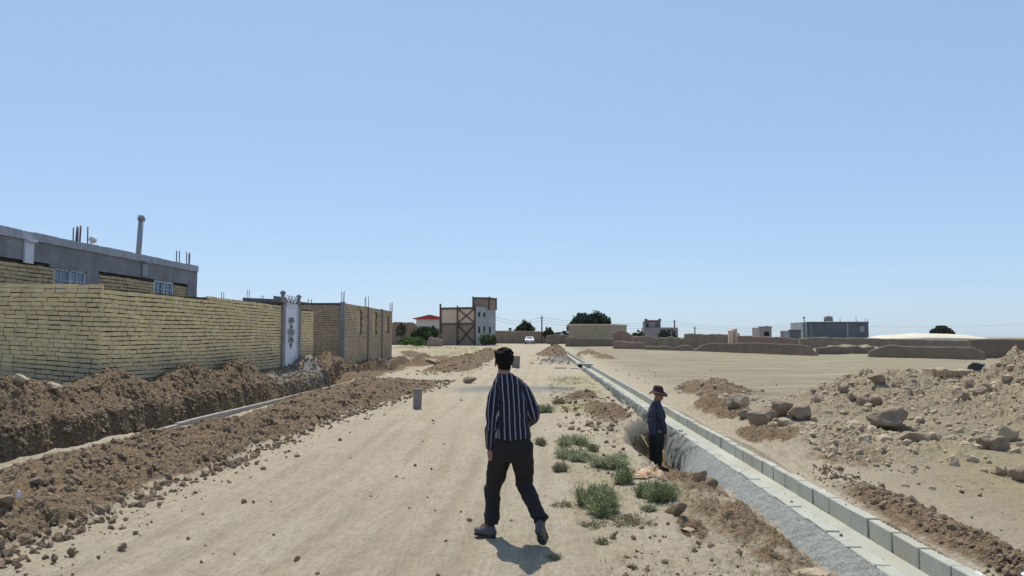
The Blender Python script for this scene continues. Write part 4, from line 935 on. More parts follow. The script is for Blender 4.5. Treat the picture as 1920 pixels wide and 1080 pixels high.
def tree(name, label, px, ytop, Y, w, zb, crowns, mat, n=2600, size=.16, cat='tree', trunk=True, grp=None):
    x = XY(px, Y); zt = W(px, ytop, Y).z; H = zt-zb; e = empty(name, (x, Y, zb), label, cat, grp); rg = np.random.default_rng(int(px*7))
    if trunk:
        mb = MB(); mb.tube([(x, Y, zb-.2), (x+.1, Y, zb+H*.25), (x-.05, Y, zb+H*.5)], [.2, .15, .09], 8)
        for k in range(7):
            a = k*.9+rg.uniform(0, .5); mb.tube([(x, Y, zb+H*(.22+.04*k)), (x+math.cos(a)*w*.2, Y+math.sin(a)*w*.2, zb+H*.5), (x+math.cos(a)*w*.33, Y+math.sin(a)*w*.33, zb+H*.75)], [.08, .05, .02], 6)
        mb.build('trunk', M['bark'], e)
    Vs = []; Fs = []; Ts = []; b = 0
    for (dx, dz, rw, rh, sh) in crowns:
        V, Fq, T = leaves((x+dx*w, Y+dx*.4*w, zb+dz*H), (rw*w, rw*w*.9, rh*H), int(n*sh), size, rg); Vs.append(V); Fs.append(Fq+b); Ts.append(T); b += len(V)
    obj_np('crown', np.concatenate(Vs), np.concatenate(Fs), M[mat], e, False, {'tint': np.concatenate(Ts)}, (x, Y, zb)); return e
std = [(0, .62, .42, .36, 1), (-.3, .5, .26, .26, .5), (.3, .52, .26, .26, .5)]
tree('broadleaf_tree', 'left and smaller of the two trees behind the buff block building', 1090, 584, 140, 5.0, .2, [(0, .62, .46, .38, 1.2), (-.28, .55, .28, .25, .5), (.3, .5, .3, .25, .5)], 'leaf_far', 3200, .2, grp='trees behind the buff building')
tree('broadleaf_tree', 'right and taller of the two trees behind the buff block building', 1118, 581, 140, 5.4, .2, [(0, .64, .46, .38, 1.2), (-.25, .55, .28, .27, .5), (.25, .6, .28, .27, .6)], 'leaf_far', 3600, .2, grp='trees behind the buff building')
tree('broadleaf_tree', 'green tree behind the mud wall right of the steel framed building', 985, 599, 155, 4.0, .3, std, 'leaf', 2400, .2)
tree('broadleaf_tree', 'low wispy tree between the steel framed building and the green tree', 962, 609, 158, 3.6, .3, std, 'leaf_lime', 700, .18)
tree('broadleaf_tree', 'small dark tree just right of the nearer pole', 1029, 610, 146, 2.1, .3, std, 'leaf', 1500, .17)
tree('broadleaf_tree', 'low tree tops right of the small dark tree by the nearer pole', 1053, 618, 170, 5, .3, std, 'leaf_far', 1000, .18)
tree('broadleaf_tree', 'dark little tree at the left foot of the tower house', 1197, 617, 150, 2.6, .3, std, 'leaf', 1300, .17)
tree('broadleaf_tree', 'dark tree hugging the right side of the tower house', 1246, 615, 150, 2.6, .3, std, 'leaf_far', 1200, .17)
tree('broadleaf_tree', 'bare spindly tree between the tower house and the dark pole', 1258, 613, 152, 2.8, .3, std, 'leaf_far', 350, .16)
tree('broadleaf_tree', 'dark rounded tree behind the cream sheeted mound', 1766, 609, 190, 6.6, .3, [(0, .60, .30, .38, 1.1), (-.27, .52, .24, .34, .6), (.3, .50, .26, .32, .8), (.05, .72, .2, .26, .5)], 'leaf_far', 4200, .26)
tree('green_shrub', 'dark green leafy bush in front of the red roofed house', 798, 608, 118, 3.6, .25, [(0, .58, .45, .42, 1.2), (-.4, .42, .3, .4, .7), (.3, .55, .3, .4, .7)], 'leaf', 3400, .15, 'bush')
tree('green_shrub', 'lighter green bush sprawling left of the dark green bush', 778, 630, 112, 4.2, .2, [(0, .5, .5, .5, 1), (-.35, .4, .3, .35, .6)], 'leaf_lime', 2200, .12, 'bush', False)
tree('green_shrub', 'pale grey green bush under the red roofed house wall', 812, 614, 119, 2.6, .25, std, 'shrubg', 1300, .13, 'bush')
tree('green_shrub', 'dark green bush at the right foot of the steel framed building', 918, 624, 116, 2.8, .2, [(0, .5, .5, .45, 1), (-.25, .45, .3, .4, .6)], 'leaf', 2600, .13, 'bush', False)
tree('green_shrub', 'pale upper bush leaning on the grey side wall of the steel framed building', 908, 620, 117.5, 1.9, .25, std, 'shrubg', 900, .12, 'bush', False)
tree('green_shrub', 'tiny bush top over the reddish mud wall', 752, 598, 125, 1.6, .3, std, 'leaf_far', 500, .15, 'bush')
def shrub(px, py, wpx, hpx, mat, label, n=700, Y=None, up=.8, name='desert_shrub', wbl=.0042, sub=True):
    g0 = G(px, py, 0.); Y = Y or g0.y; x = XY(px, Y); z0 = gz(x, Y); s = Y/1400; rw = wpx*s/2*.95; h = hpx*s*.92
    rg = np.random.default_rng(int(px*13+py)); 
    # stems grow from a few crowns; small leaves along them
    nst = n; k0 = rg.integers(0, 9, nst); cx = rg.normal(0, rw*.40, 9); cy = rg.normal(0, rw*.40, 9)
    a = rg.uniform(0, 6.283, nst); lean = rg.uniform(0, 1, nst)**.7; L = h*rg.uniform(.55, 1.12, nst)*(1-.25*lean)
    bx = cx[k0]+rg.normal(0, rw*.09, nst); by = cy[k0]+rg.normal(0, rw*.09, nst)
    dx = np.cos(a)*lean*rw*.75; dy = np.sin(a)*lean*rw*.75
    P0 = np.stack([x+bx, Y+by, np.zeros(nst)+z0-.02], 1); P2 = P0+np.stack([dx, dy, L*(1-.35*lean)], 1); P1 = (P0+P2)/2+np.stack([-dx*.12, -dy*.12, L*.12], 1)
    sd = np.stack([-np.sin(a), np.cos(a), np.zeros(nst)], 1); wv = wbl*max(1, Y/9)*rg.uniform(.6, 1.3, nst)[:, None]
    V = np.stack([P0-sd*wv, P0+sd*wv, P1+sd*wv*.9, P1-sd*wv*.9, P2+sd*wv*.4, P2-sd*wv*.4], 1).reshape(-1, 3)
    b = (np.arange(nst)*6)[:, None]; Fq = np.concatenate([b+np.array([0, 1, 2, 3]), b+np.array([3, 2, 4, 5])]); T = np.repeat(np.clip(rg.uniform(.0, .9, 9)[k0]*.5+rg.uniform(0, .5, nst), 0, 1), 6)
    # leaflets
    m = n*5; j = rg.integers(0, nst, m); t = rg.uniform(.25, 1.05, m)[:, None]; Pl = (1-t)**2*P0[j]+2*t*(1-t)*P1[j]+t*t*P2[j]+rg.normal(0, .012*max(1, Y/9), (m, 3))
    d = rg.normal(size=(m, 3))+np.array([0, 0, .5]); d /= np.linalg.norm(d, axis=1)[:, None]; q = np.cross(d, rg.normal(size=(m, 3))); q /= np.linalg.norm(q, axis=1)[:, None]
    ls = .013*max(1, Y/9)*rg.uniform(.6, 1.4, m)[:, None]; Vl = np.stack([Pl, Pl+d*ls+q*ls*.28, Pl+d*ls*2, Pl+d*ls-q*ls*.28], 1).reshape(-1, 3)
    Fl = np.arange(4*m).reshape(-1, 4)+len(V); Tl = np.repeat(np.clip(T[::6][j]+rg.uniform(-.15, .35, m), 0, 1), 4)
    o = obj_np(name, np.concatenate([V, Vl]), np.concatenate([Fq, Fl]), M[mat], None, False, {'tint': np.concatenate([T, Tl])}, (x, Y, z0)); return tag(o, label, 'shrub', 'low shrubs on the verge')
shrub(1112, 948, 66, 50, 'shrubg', 'upper left lobe of green, the bush standing behind the largest green bush', 800)
shrub(1126, 966, 78, 46, 'shrubg', 'largest and nearest green bush on the verge by the walking man\'s right', 1200)
shrub(1172, 910, 42, 36, 'shrubg', 'small green bush directly left of the sack', 500)
shrub(1206, 934, 48, 34, 'shrubg', 'green bush in front of the flatter end of the sacking', 600)
shrub(1236, 944, 52, 48, 'shrubg', 'rightmost green bush, in front of the heaped sack', 900)
shrub(1214, 962, 26, 16, 'shrubp', 'little pale tuft at the foot of the rightmost green bush', 200)
shrub(1140, 882, 78, 32, 'shrubp', 'wide pale green bush behind the large green bush', 650)
shrub(1160, 872, 50, 26, 'shrubp', 'pale green bush in the middle of the verge behind the wide pale one', 350)
shrub(1066, 834, 56, 24, 'shrubp', 'far pale green bush behind the man\'s right elbow level', 450)
shrub(1062, 860, 54, 26, 'shrubp', 'pale green bush left of the verge centre', 450)
shrub(1094, 866, 50, 24, 'shrubp', 'pale green bush between the far pale one and the wide pale one', 400)
shrub(1108, 848, 22, 18, 'shrubd', 'small greyish dry bush at the back of the verge', 200)
shrub(1050, 888, 40, 22, 'shrubd', 'dry brown tuft between the man and the pale bushes', 300)
shrub(1012, 832, 30, 18, 'shrubd', 'dry tuft just right of the walking man\'s hip', 200)
shrub(1022, 776, 46, 18, 'shrubp', 'faded green tuft just right of the walking man\'s shirt', 300)
shrub(1048, 758, 30, 12, 'shrubd', 'dry tuft left of the dark clod heap', 160)
shrub(1175, 984, 66, 16, 'shrubd', 'low dry yellow tuft below the largest green bush', 350)
shrub(1110, 990, 50, 10, 'shrubd', 'flat dry yellow tuft left of the low dry tuft', 150)
shrub(1052, 955, 44, 10, 'shrubd', 'thin straw tuft right of the walking man\'s calf', 150)
shrub(1038, 1048, 30, 9, 'shrubd', 'straw tuft at the tip of the man\'s shadow', 110)
shrub(1130, 1020, 30, 10, 'shrubd', 'straw tuft alone near the bottom of the verge', 100)
# straw stubble (uncountable)
def stubble():
    n = 2600; p = np.concatenate([sample(3000, lambda Y, n: rng.uniform(.35, 2.0, n), 4.2, 32), sample(700, lambda Y, n: rng.uniform(4.5, 9.5, n), 5.2, 10.5), sample(900, lambda Y, n: rng.uniform(-20, -4, n), 60, 105)])
    k = vnoise(p[:, 0]*1.2, p[:, 1]*1.2, seed=301) > -.05; p = p[k]; n = len(p); z = heights(p[:, 0], p[:, 1], False)[0]
    V = []; m = 7; sc_ = np.maximum(1, p[:, 1]/10)**.8
    for q in range(m):
        a = rng.uniform(0, 6.28, n); l = rng.uniform(.02, .055, n)*sc_; w = .0028*sc_
        b = np.stack([p[:, 0]+rng.normal(0, .02, n)*sc_, p[:, 1]+rng.normal(0, .02, n)*sc_, z-.004], 1); s = np.stack([-np.sin(a)*w, np.cos(a)*w, 0*w], 1); tip = b+np.stack([np.cos(a)*l*.8, np.sin(a)*l*.8, l*.7], 1)
        V.append(np.stack([b-s, b+s, tip], 1))
    V = np.concatenate(V).reshape(-1, 3); o = obj_np('dry_grass', V, np.arange(len(V)).reshape(-1, 3), M['shrubd'], None, False, {'tint': np.repeat(rng.uniform(.2, 1, len(V)//3), 3)}); tag(o, 'sparse dry straw grass on the verge and field', 'grass', kind='stuff')
stubble()
# ------------------------------------------------------------------ people
def ring_tube(rings, n=20):
    vs = []; fs = []
    for (c, a, b) in rings:
        for k in range(n):
            t = 2*math.pi*k/n; vs.append(tuple(c+a*math.cos(t)+b*math.sin(t)))
    for i in range(len(rings)-1):
        for k in range(n): fs.append((i*n+k, i*n+(k+1) % n, (i+1)*n+(k+1) % n, (i+1)*n+k))
    fs.append(tuple(range(n))[::-1]); fs.append(tuple((len(rings)-1)*n+k for k in range(n)))
    return vs, fs
def limb(pts, rs, side=None, asp=1., n=16, sub=5, round_=True):
    """smooth tapered limb through pts; rs radii; rounded ends"""
    pts = [Vector(p) for p in pts]; P = []; Rr = []
    m = len(pts)
    for i in range(m-1):
        p0 = pts[max(i-1, 0)]; p1 = pts[i]; p2 = pts[i+1]; p3 = pts[min(i+2, m-1)]
        for k in range(sub):
            t = k/sub; P.append(.5*((2*p1)+(p2-p0)*t+(2*p0-5*p1+4*p2-p3)*t*t+(-p0+3*p1-3*p2+p3)*t**3)); Rr.append(rs[i]+(rs[i+1]-rs[i])*(t*t*(3-2*t)))
    P.append(pts[-1]); Rr.append(rs[-1])
    if round_:
        d0 = (P[0]-P[1]).normalized(); d1 = (P[-1]-P[-2]).normalized(); r0, r1 = Rr[0], Rr[-1]
        P = [P[0]+d0*r0*.9, P[0]+d0*r0*.6]+P+[P[-1]+d1*r1*.6, P[-1]+d1*r1*.9]; Rr = [r0*.35, r0*.78]+Rr+[r1*.78, r1*.35]
    rings = []; u = None
    for i, p in enumerate(P):
        t = (P[min(i+1, len(P)-1)]-P[max(i-1, 0)]).normalized()
        if u is None: u = (Vector(side) if side is not None else t.orthogonal())
        u = (u-t*u.dot(t)).normalized(); w = t.cross(u)
        rings.append((p, u*Rr[i], w*Rr[i]*asp))
    return ring_tube(rings, n)
def ell(c, r, M3=None, seg=20):
    bm = bmesh.new(); bmesh.ops.create_uvsphere(bm, u_segments=seg, v_segments=seg//2+2, radius=1)
    vs = []
    for v in bm.verts:
        q = Vector((v.co.x*r[0], v.co.y*r[1], v.co.z*r[2])); q = M3 @ q if M3 else q; vs.append(tuple(Vector(c)+q))
    fs = [tuple(x.index for x in f.verts) for f in bm.faces]; bm.free(); return vs, fs
def fuse(name, shapes, mat, parent, voxel=.007, smooth=4, disp=None, attr=None):
    me = bpy.data.meshes.new(name); vs = []; fs = []
    for v, f in shapes: b = len(vs); vs += list(v); fs += [tuple(i+b for i in q) for q in f]
    base = wloc(parent); me.from_pydata([tuple(Vector(v)-base) for v in vs], [], fs)
    bm = bmesh.new(); bm.from_mesh(me); bmesh.ops.recalc_face_normals(bm, faces=bm.faces); bm.to_mesh(me); bm.free()
    o = bpy.data.objects.new(name, me); col.objects.link(o)
    r = o.modifiers.new('r', 'REMESH'); r.mode = 'VOXEL'; r.voxel_size = voxel; r.use_smooth_shade = True
    s = o.modifiers.new('s', 'SMOOTH'); s.iterations = smooth; s.factor = .5
    dg = bpy.context.evaluated_depsgraph_get(); dg.update(); me2 = bpy.data.meshes.new_from_object(o.evaluated_get(dg)); o.modifiers.clear(); o.data = me2; me2.name = name
    n = len(me2.vertices); co = np.zeros(n*3, np.float32); me2.vertices.foreach_get('co', co); co = co.reshape(-1, 3); no = np.zeros(n*3, np.float32); me2.vertices.foreach_get('normal', no); no = no.reshape(-1, 3)
    if attr is not None:
        at = me2.attributes.new('u', 'FLOAT', 'POINT'); at.data.foreach_set('value', attr(co+np.array(base)).astype(np.float32))
    if disp is not None: co = co+no*disp(co+np.array(base))[:, None]; me2.vertices.foreach_set('co', co.astype(np.float32).ravel())
    me2.materials.clear(); me2.materials.append(mat); me2.polygons.foreach_set('use_smooth', np.full(len(me2.polygons), True)); me2.update()
    o.parent = parent; return o
skin = NT('sun_tanned_skin', .6, .35); skin.color(skin.mix(skin.noise(20, 3), (.23, .125, .08), (.30, .17, .115))); skin.b.inputs['Subsurface Weight'].default_value = 0.0
hairm = NT('black_hair', .85, .12); hairm.color((.012, .010, .010)); hairm.bump(hairm.noise(60, 4, .7, stretch=(3, 3, .6)), .8, .01)
def stripes(name, base, line, period, width):
    t = NT(name, .85, .15); u = t.math('ADD', t.attr('u'), t.math('MULTIPLY', t.noise(5, 3), .012)); f = t.math('FRACT', t.math('DIVIDE', u, period)); d = t.math('ABSOLUTE', t.math('SUBTRACT', f, .5)); k = t.ramp(d, [(width/period/2, (1, 1, 1)), (width/period/2+.05, (0, 0, 0))])
    n = t.noise(40, 3); t.color(t.mix(k, t.mix(n, base, tuple(x*1.5 for x in base)), line)); t.bump(t.noise(7, 4, .6), .35, .02); return t.m
m_sh1 = stripes('navy_striped_cotton', (.016, .016, .026), (.25, .25, .28), .044, .0072)
m_sh2 = stripes('slate_striped_cotton', (.032, .033, .052), (.10, .10, .135), .05, .010)
def cloth(name, c):
    t = NT(name, .85, .2); t.color(t.mix(t.noise(5, 5, .6), c, tuple(x*1.7 for x in c))); t.bump(t.noise(8, 5, .6), .4, .02); return t.m
m_tr1 = cloth('charcoal_trousers', (.020, .0175, .018)); m_tr2 = cloth('faded_dark_work_trousers', (.022, .024, .024))
m_shoe = cloth('dusty_dark_shoe', (.045, .042, .042)); m_sole = plain('rubber_sole', (.03, .028, .028), .7)
m_shoe1 = NT('grey_leather', .4, .5); m_shoe1.color((.05, .052, .06))
m_hat = cloth('dark_red_brown_felt', (.045, .022, .020)); m_eye = plain('eye', (.02, .015, .012), .3)
def head_shapes(C, fwd, up, s=1.):
    """C centre of the head; fwd facing; up"""
    fwd = Vector(fwd).normalized(); up = Vector(up).normalized(); rt = fwd.cross(up).normalized(); M3 = Matrix((rt, fwd, up)).transposed()
    q = lambda x, y, z: Vector(C)+rt*x*s+fwd*y*s+up*z*s
    S = [ell(q(0, -.012, .025), (.076*s, .094*s, .086*s), M3), ell(q(0, .028, -.035), (.060*s, .066*s, .078*s), M3), ell(q(0, .055, -.085), (.034*s, .030*s, .026*s), M3)]
    S.append(limb([q(0, .085, .02), q(0, .106, -.018)], [.009*s, .015*s], n=10)); S.append(ell(q(0, .09, -.058), (.026*s, .011*s, .009*s), M3)); S.append(ell(q(0, .087, -.07), (.022*s, .011*s, .007*s), M3))
    for sx in (-1, 1):
        S.append(ell(q(sx*.078, -.005, -.01), (.009*s, .019*s, .032*s), M3)); S.append(ell(q(sx*.032, .078, .03), (.022*s, .012*s, .009*s), M3)); S.append(ell(q(sx*.04, .06, -.025), (.022*s, .02*s, .022*s), M3))
    return S, q, M3
def hand_shapes(wr, d, palm_n, thumb, s=1., curl=.6):
    """wr wrist, d direction of fingers, palm_n direction palm faces, thumb direction of thumb side"""
    wr = Vector(wr); d = Vector(d).normalized(); pn = Vector(palm_n); pn = (pn-d*pn.dot(d)).normalized(); th = Vector(thumb); th = (th-d*th.dot(d)-pn*th.dot(pn)).normalized()
    S = [limb([wr-d*.03, wr+d*.01, wr+d*.045, wr+d*.082], [.024*s, .026*s, .038*s, .036*s], side=th, asp=.48, n=14)]
    for k, (off, L) in enumerate(((.027, .068), (.009, .078), (-.009, .072), (-.026, .056))):
        b = wr+d*.082+th*off; c = curl*(1+.12*k); p1 = b+(d*math.cos(c*.5)+pn*math.sin(c*.5))*L*.45; p2 = p1+(d*math.cos(c*1.2)+pn*math.sin(c*1.2))*L*.33; p3 = p2+(d*math.cos(c*1.9)+pn*math.sin(c*1.9))*L*.26
        S.append(limb([b-d*.02, b, p1, p2, p3], [.0095*s, .0098*s, .009*s, .0083*s, .007*s], n=8, sub=3))
    b = wr+d*.03+th*.028; p1 = b+(d*.6+th*.65+pn*.25).normalized()*.035; p2 = p1+(d*.9+th*.3+pn*.35).normalized()*.03; S.append(limb([b-th*.01, p1, p2], [.013*s, .011*s, .0085*s], n=8, sub=3))
    return S
def shoe_parts(heel, toe, up, parent, lat, mat, name='shoe'):
    heel = Vector(heel); toe = Vector(toe); d = (toe-heel).normalized(); up = Vector(up); up = (up-d*up.dot(d)).normalized(); sd = d.cross(up); L = (toe-heel).length
    M3 = Matrix((sd, d, up)).transposed(); q = lambda a, b: heel+d*L*a+up*b
    S = [ell(q(.16, .045), (.038, .050, .045), M3), ell(q(.42, .046), (.041, .085, .042), M3), ell(q(.74, .036), (.047, .075, .033), M3), ell(q(.22, .085), (.034, .045, .035), M3)]
    o = fuse(name, S, mat, parent, .006, 4)
    S = [ell(q(.2, .006), (.037, .055, .014), M3), ell(q(.5, .005), (.036, .08, .011), M3), ell(q(.76, .006), (.049, .078, .013), M3)]
    sl = fuse('sole', S, m_sole, parent, .005, 2); sl.parent = o
    return o
def folds(seed, amp, zones):
    def f(co):
        x, y, z = co[:, 0], co[:, 1], co[:, 2]; a = vnoise(x*7+z*3, y*7, z*15-x*6, seed=seed)*.6+vnoise(x*16, y*16+z*6, z*30, seed=seed+1)*.4
        k = np.full(len(co), .45)
        for (c, r, w) in zones: k = k+w*np.exp(-(((co-np.array(c))**2).sum(1))/(r*r))
        return amp*a*k
    return f
def make_person(label, J, fwd_t, mats, s=1., hand_cfg=None, hatted=False, feet=None, hair=True, shirt_hem=None, look=None, per=None):
    """J: joints dict of world Vectors"""
    base = J['base']; e = empty('person', base, label, 'person')
    fw = Vector(fwd_t).normalized(); up = Vector((0, 0, 1)); rt = fw.cross(up).normalized()   # person's right
    hip = (J['hipL']+J['hipR'])/2; sh = (J['shL']+J['shR'])/2; nk = J['neck']; spine = (sh-hip)
    rts = (J['shR']-J['shL']).normalized(); rth = rt
    def ringt(t, w, d, off=0):
        c = hip.lerp(sh, t)+fw*off
        if t > 1: c = c+(nk-sh-up*(nk-sh).dot(up))*min(1.2, (t-1)/.28)
        r = rth.lerp(rts, max(0, min(1, t))).normalized(); f = up.cross(r).normalized(); return (c, r*w, f*d)
    shw = (J['shR']-J['shL']).length/2
    def torso(g):
        return ring_tube([ringt(-.20, .10+g, .075+g), ringt(-.12, .140+g, .100+g), ringt(.0, .158+g, .112+g, .0), ringt(.15, .152+g, .103+g), ringt(.32, .140+g, .096+g), ringt(.52, .150+g, .104+g), ringt(.72, .165+g, .110+g), ringt(.88, shw*.88+g, .098+g), ringt(.98, shw*.90+g, .078+g), ringt(1.06, shw*.66+g, .060+g, -.005), ringt(1.13, .085+g*.7, .056+g*.6, 0), ringt(1.19, .060+g*.5, .055+g*.5, .004)], 28)
    # body
    S, q, M3 = head_shapes(J['head'], look or fw, J.get('up', up), s)
    body = S+[limb([sh+up*.0, nk, q(0, -.012, -.06)], [.058, .054, .053], n=16), torso(-.012)]
    for k in 'LR':
        body.append(limb([J['sh'+k].lerp(sh, .12)-up*.02, J['el'+k], J['wr'+k]], [.038, .030, .024]))
        body.append(limb([J['hip'+k], J['kn'+k], J['an'+k]], [.078, .052, .038]))
        body.append(limb([J['an'+k], J['an'+k].lerp(J['toe'+k], .5)-Vector((0, 0, .0)), J['toe'+k].lerp(J['an'+k], .12)], [.036, .03, .024]))
    for k in 'LR':
        c = hand_cfg[k]; body += hand_shapes(J['wr'+k], c[0], c[1], c[2], s*1.04, c[3])
    b = fuse('body', body, skin.m, e, .0055, 3)
    # shirt
    hem = J['hem']; 
    tor = [ringt(t, w, d, o) for (t, w, d, o) in ((hem, .168, .122, 0), (.02, .172, .126, 0), (.15, .166, .122, -.002), (.32, .162, .116, -.006), (.52, .166, .116, -.006), (.72, .176, .120, -.004), (.88, shw*1.02+.008, .112, 0), (.97, shw*1.0, .096, 0), (1.06, shw*1.02, .090, -.004), (1.12, shw*.94, .082, -.004), (1.17, shw*.76, .076, 0), (1.215, shw*.55, .072, .003), (1.255, .068, .067, .006)) if t > hem+.03 or t == hem]
    SH = [ring_tube(tor, 30)]
    arms = {}
    for k in 'LR':
        A = J['sh'+k]; E_ = J['el'+k]; Wp = J['wr'+k]; A2 = A.lerp(sh, .16)-up*.012; We = E_.lerp(Wp, .93)
        mid = A.lerp(E_, .5); SH.append(limb([A2, mid, E_, E_.lerp(Wp, .5), We], [.060, .060, .052, .048, .040], sub=4)); SH.append(limb([We.lerp(E_, .12), We], [.040, .040], round_=False)); arms[k] = (A, E_, Wp)
    A0 = np.array(sh); upn = np.array(up); r0 = np.array(rts); f0 = np.array(fw)
    def uattr(co):
        # torso: arc coordinate around the trunk; sleeves: arc around the arm axis
        hipn = np.array(hip); ax = (A0-hipn); axn = ax/np.linalg.norm(ax); rel = co-hipn; rel = rel-np.outer(rel @ axn, axn)
        xx = rel @ r0; yy = rel @ f0; u = np.arctan2(xx, -yy)*.145
        # shoulders/back yoke: use plain lateral coordinate so stripes run up the back
        u = np.where(np.abs(np.arctan2(xx, -yy)) < 1.0, xx*1.0, u)
        for k in 'LR':
            A, E_, Wp = [np.array(v) for v in arms[k]]
            best = None
            for P, Q, lo in ((A, E_, -.1), (E_, Wp, 0)):
                d = Q-P; L = np.linalg.norm(d); d = d/L; t = (co-P) @ d; tc = np.clip(t, lo*L, L*1.1); r = co-(P+np.outer(tc, d)); dist = np.linalg.norm(r, axis=1)
                a = np.cross(d, f0); a /= np.linalg.norm(a); bb = np.cross(d, a); ua = np.arctan2(r @ a, r @ bb)*.055
                if best is None: best = (dist, ua)
                else: best = (np.minimum(best[0], dist), np.where(dist < best[0], ua, best[1]))
            lat = (co-A) @ r0*(1 if k == 'R' else -1); inside = (best[0] < .072) & ((lat > -.035) | (co[:, 2] < A[2]-.13))
            rt_out = (co-A0) @ r0*(1 if k == 'R' else -1); inside &= rt_out > shw*.72
            u = np.where(inside, best[1], u)
        return u+10
    zs = [(tuple(J['el'+k]), .12, 1.0) for k in 'LR']+[(tuple(hip+up*.12), .16, .8)]+[(tuple(J['sh'+k]), .1, .4) for k in 'LR']
    fuse('shirt', SH, mats[0], e, .007, 3, folds(5, .016, zs), uattr)
    # collar
    cr = [(sh.lerp(nk, .35)+up*.012-up*.0, rts*.072, fw*.068), (sh.lerp(nk, .62), rts*.067, fw*.064), (sh.lerp(nk, 1.0), rts*.062, fw*.060)]
    cr = [(sh.lerp(nk, .70)+fw*.004, rts*.074, fw*.074), (sh.lerp(nk, .92)+fw*.006, rts*.068, fw*.068), (sh.lerp(nk, 1.05)+fw*.008, rts*.063, fw*.063)]
    fuse('collar', [ring_tube(cr, 24)], mats[0], e, .006, 2, None, uattr)
    # trousers
    wt = .163; TS = [ring_tube([ringt(-.24, .11, .085), ringt(-.14, .158, .112), ringt(0, .168, .120), ringt(.10, .162, .112), ringt(.16, .155, .105)], 28)]
    for k in 'LR':
        H_ = J['hip'+k]; K_ = J['kn'+k]; A_ = J['an'+k]; e_ = K_.lerp(A_, J.get('cuff', .98)); tw = J.get('leg', 1.)
        TS.append(limb([H_+up*.02, H_.lerp(K_, .5), K_, K_.lerp(A_, .5), e_], [.100*tw, .094*tw, .072*tw, .064*tw, .062*tw], sub=5, round_=False))
    z2 = [(tuple(J['kn'+k]), .15, 1.1) for k in 'LR']+[(tuple(J['an'+k]), .16, 1.3) for k in 'LR']+[(tuple(hip-up*.1), .14, .7)]
    fuse('trousers', TS, mats[1], e, .007, 3, folds(11, .017, z2))
    MBb = ring_tube([ringt(.085, .170, .124), ringt(.13, .168, .122)], 28) if J.get('belt') else None
    if MBb: fuse('belt', [MBb], m_sole, e, .006, 1)
    for k in 'LR':
        f = feet[k]; shoe_parts(f[0], f[1], f[2], e, None, mats[2])
    # eyes
    for sx in (-1, 1):
        v, f = ell(q(sx*.030, .083, .012), (.011, .007, .008), M3, 10); me = MB(); me.add(v, f, smooth=True); me.build('eye', m_eye, e)
    if hair:
        rg = random.Random(3); HS = [ell(q(0, -.020, .034), (.083, .100, .090), M3), ell(q(0, -.050, -.022), (.056, .050, .070), M3), ell(q(0, .02, .075), (.066, .074, .048), M3)]
        for k in range(34):
            a = rg.uniform(0, 6.28); t = rg.uniform(.1, 1.2); d = Vector((math.sin(t)*math.cos(a), math.sin(t)*math.sin(a), math.cos(t))); HS.append(ell(q(d.x*.082, -.02+d.y*.095, .038+d.z*.083), (.020, .022, .013), M3, 8))
        for sx in (-1, 1): HS.append(ell(q(sx*.072, -.002, .020), (.010, .026, .030), M3, 10))
        fuse('hair', HS, hairm.m, e, .006, 1, lambda co: .006*vnoise(co[:, 0]*60, co[:, 1]*60, co[:, 2]*40, seed=3))
    if hatted:
        n = 40; vs = []; fs = []; prof = [(.0, .165), (.055, .163), (.082, .145), (.092, .10), (.095, .062), (.120, .050), (.155, .030), (.172, .012), (.172, .004), (.150, .020), (.118, .040), (.090, .050)]
        for (r, z) in prof:
            for k in range(n):
                a = 2*math.pi*k/n; w = 1+(.04*math.sin(2*a+.6) if r > .1 else 0); dz = (.016*math.sin(2*a+1.2)+.012*math.sin(3*a)) if r > .13 else 0; vs.append(tuple(q(r*w*math.cos(a)*.98, -.005+r*w*math.sin(a)*1.08, z-.005+dz)))
        for i in range(len(prof)-1):
            for k in range(n): fs.append((i*n+k, i*n+(k+1) % n, (i+1)*n+(k+1) % n, (i+1)*n+k))
        mb = MB(); mb.add(vs, fs, smooth=True); h = mb.build('hat', m_hat, e); sd = h.modifiers.new('s', 'SUBSURF'); sd.levels = sd.render_levels = 1
        mb = MB(); vs, fs = ring_tube([(q(0, -.005, .058), rt*.097*s, fw*.105*s), (q(0, -.005, .078), rt*.096*s, fw*.104*s)], 30); mb.add(vs, fs, smooth=True); bd = mb.build('hat_band', m_sole, h)
    return e
# --- man walking away
D1 = 6.55
J = dict(base=Vector((XY(955, D1), D1, 0)), head=W(945.5, 679, D1+.05), neck=W(946, 702, D1), shL=W(927, 728, D1-.02), shR=W(986, 727, D1+.05),
    elL=W(922, 790, D1-.08), wrL=W(918.5, 840, D1-.02), elR=W(1000, 778, D1+.0), wrR=W(985, 800, D1+.24),
    hipL=W(944, 838, D1), hipR=W(978, 838, D1-.02), knL=W(925, 908, D1+.10), anL=W(921, 978, D1+.04), toeL=W(900, 992, D1+.18),
    knR=W(984, 908, D1+.03), anR=W(1012, 972, D1-.27), toeR=W(1018, 1008, D1-.16), hem=.15, leg=1.03, cuff=1.07, up=Vector((-.03, .06, 1)))
gL = gz(XY(915, D1), D1); print('footz', J['anL'].z, J['toeL'].z, J['toeR'].z, gL)
feet1 = dict(L=(W(928, 996, D1+.0), W(893, 994, D1+.14), (0, 0, 1)), R=(W(1013, 972, D1-.33), W(1020, 1014, D1-.20), (-.25, -1, .35)))
feet1['L'] = (Vector((feet1['L'][0].x, feet1['L'][0].y, gL+.006)), Vector((feet1['L'][1].x, feet1['L'][1].y, gL+.006)), (0, 0, 1))
fwd1 = Vector((-.10, 1, 0))
hc1 = dict(L=((.05, .12, -1), (.6, .4, 0), (.3, 1, 0), .75), R=((-.5, .8, .1), (-.6, -.3, -.5), (0, .2, 1), .9))
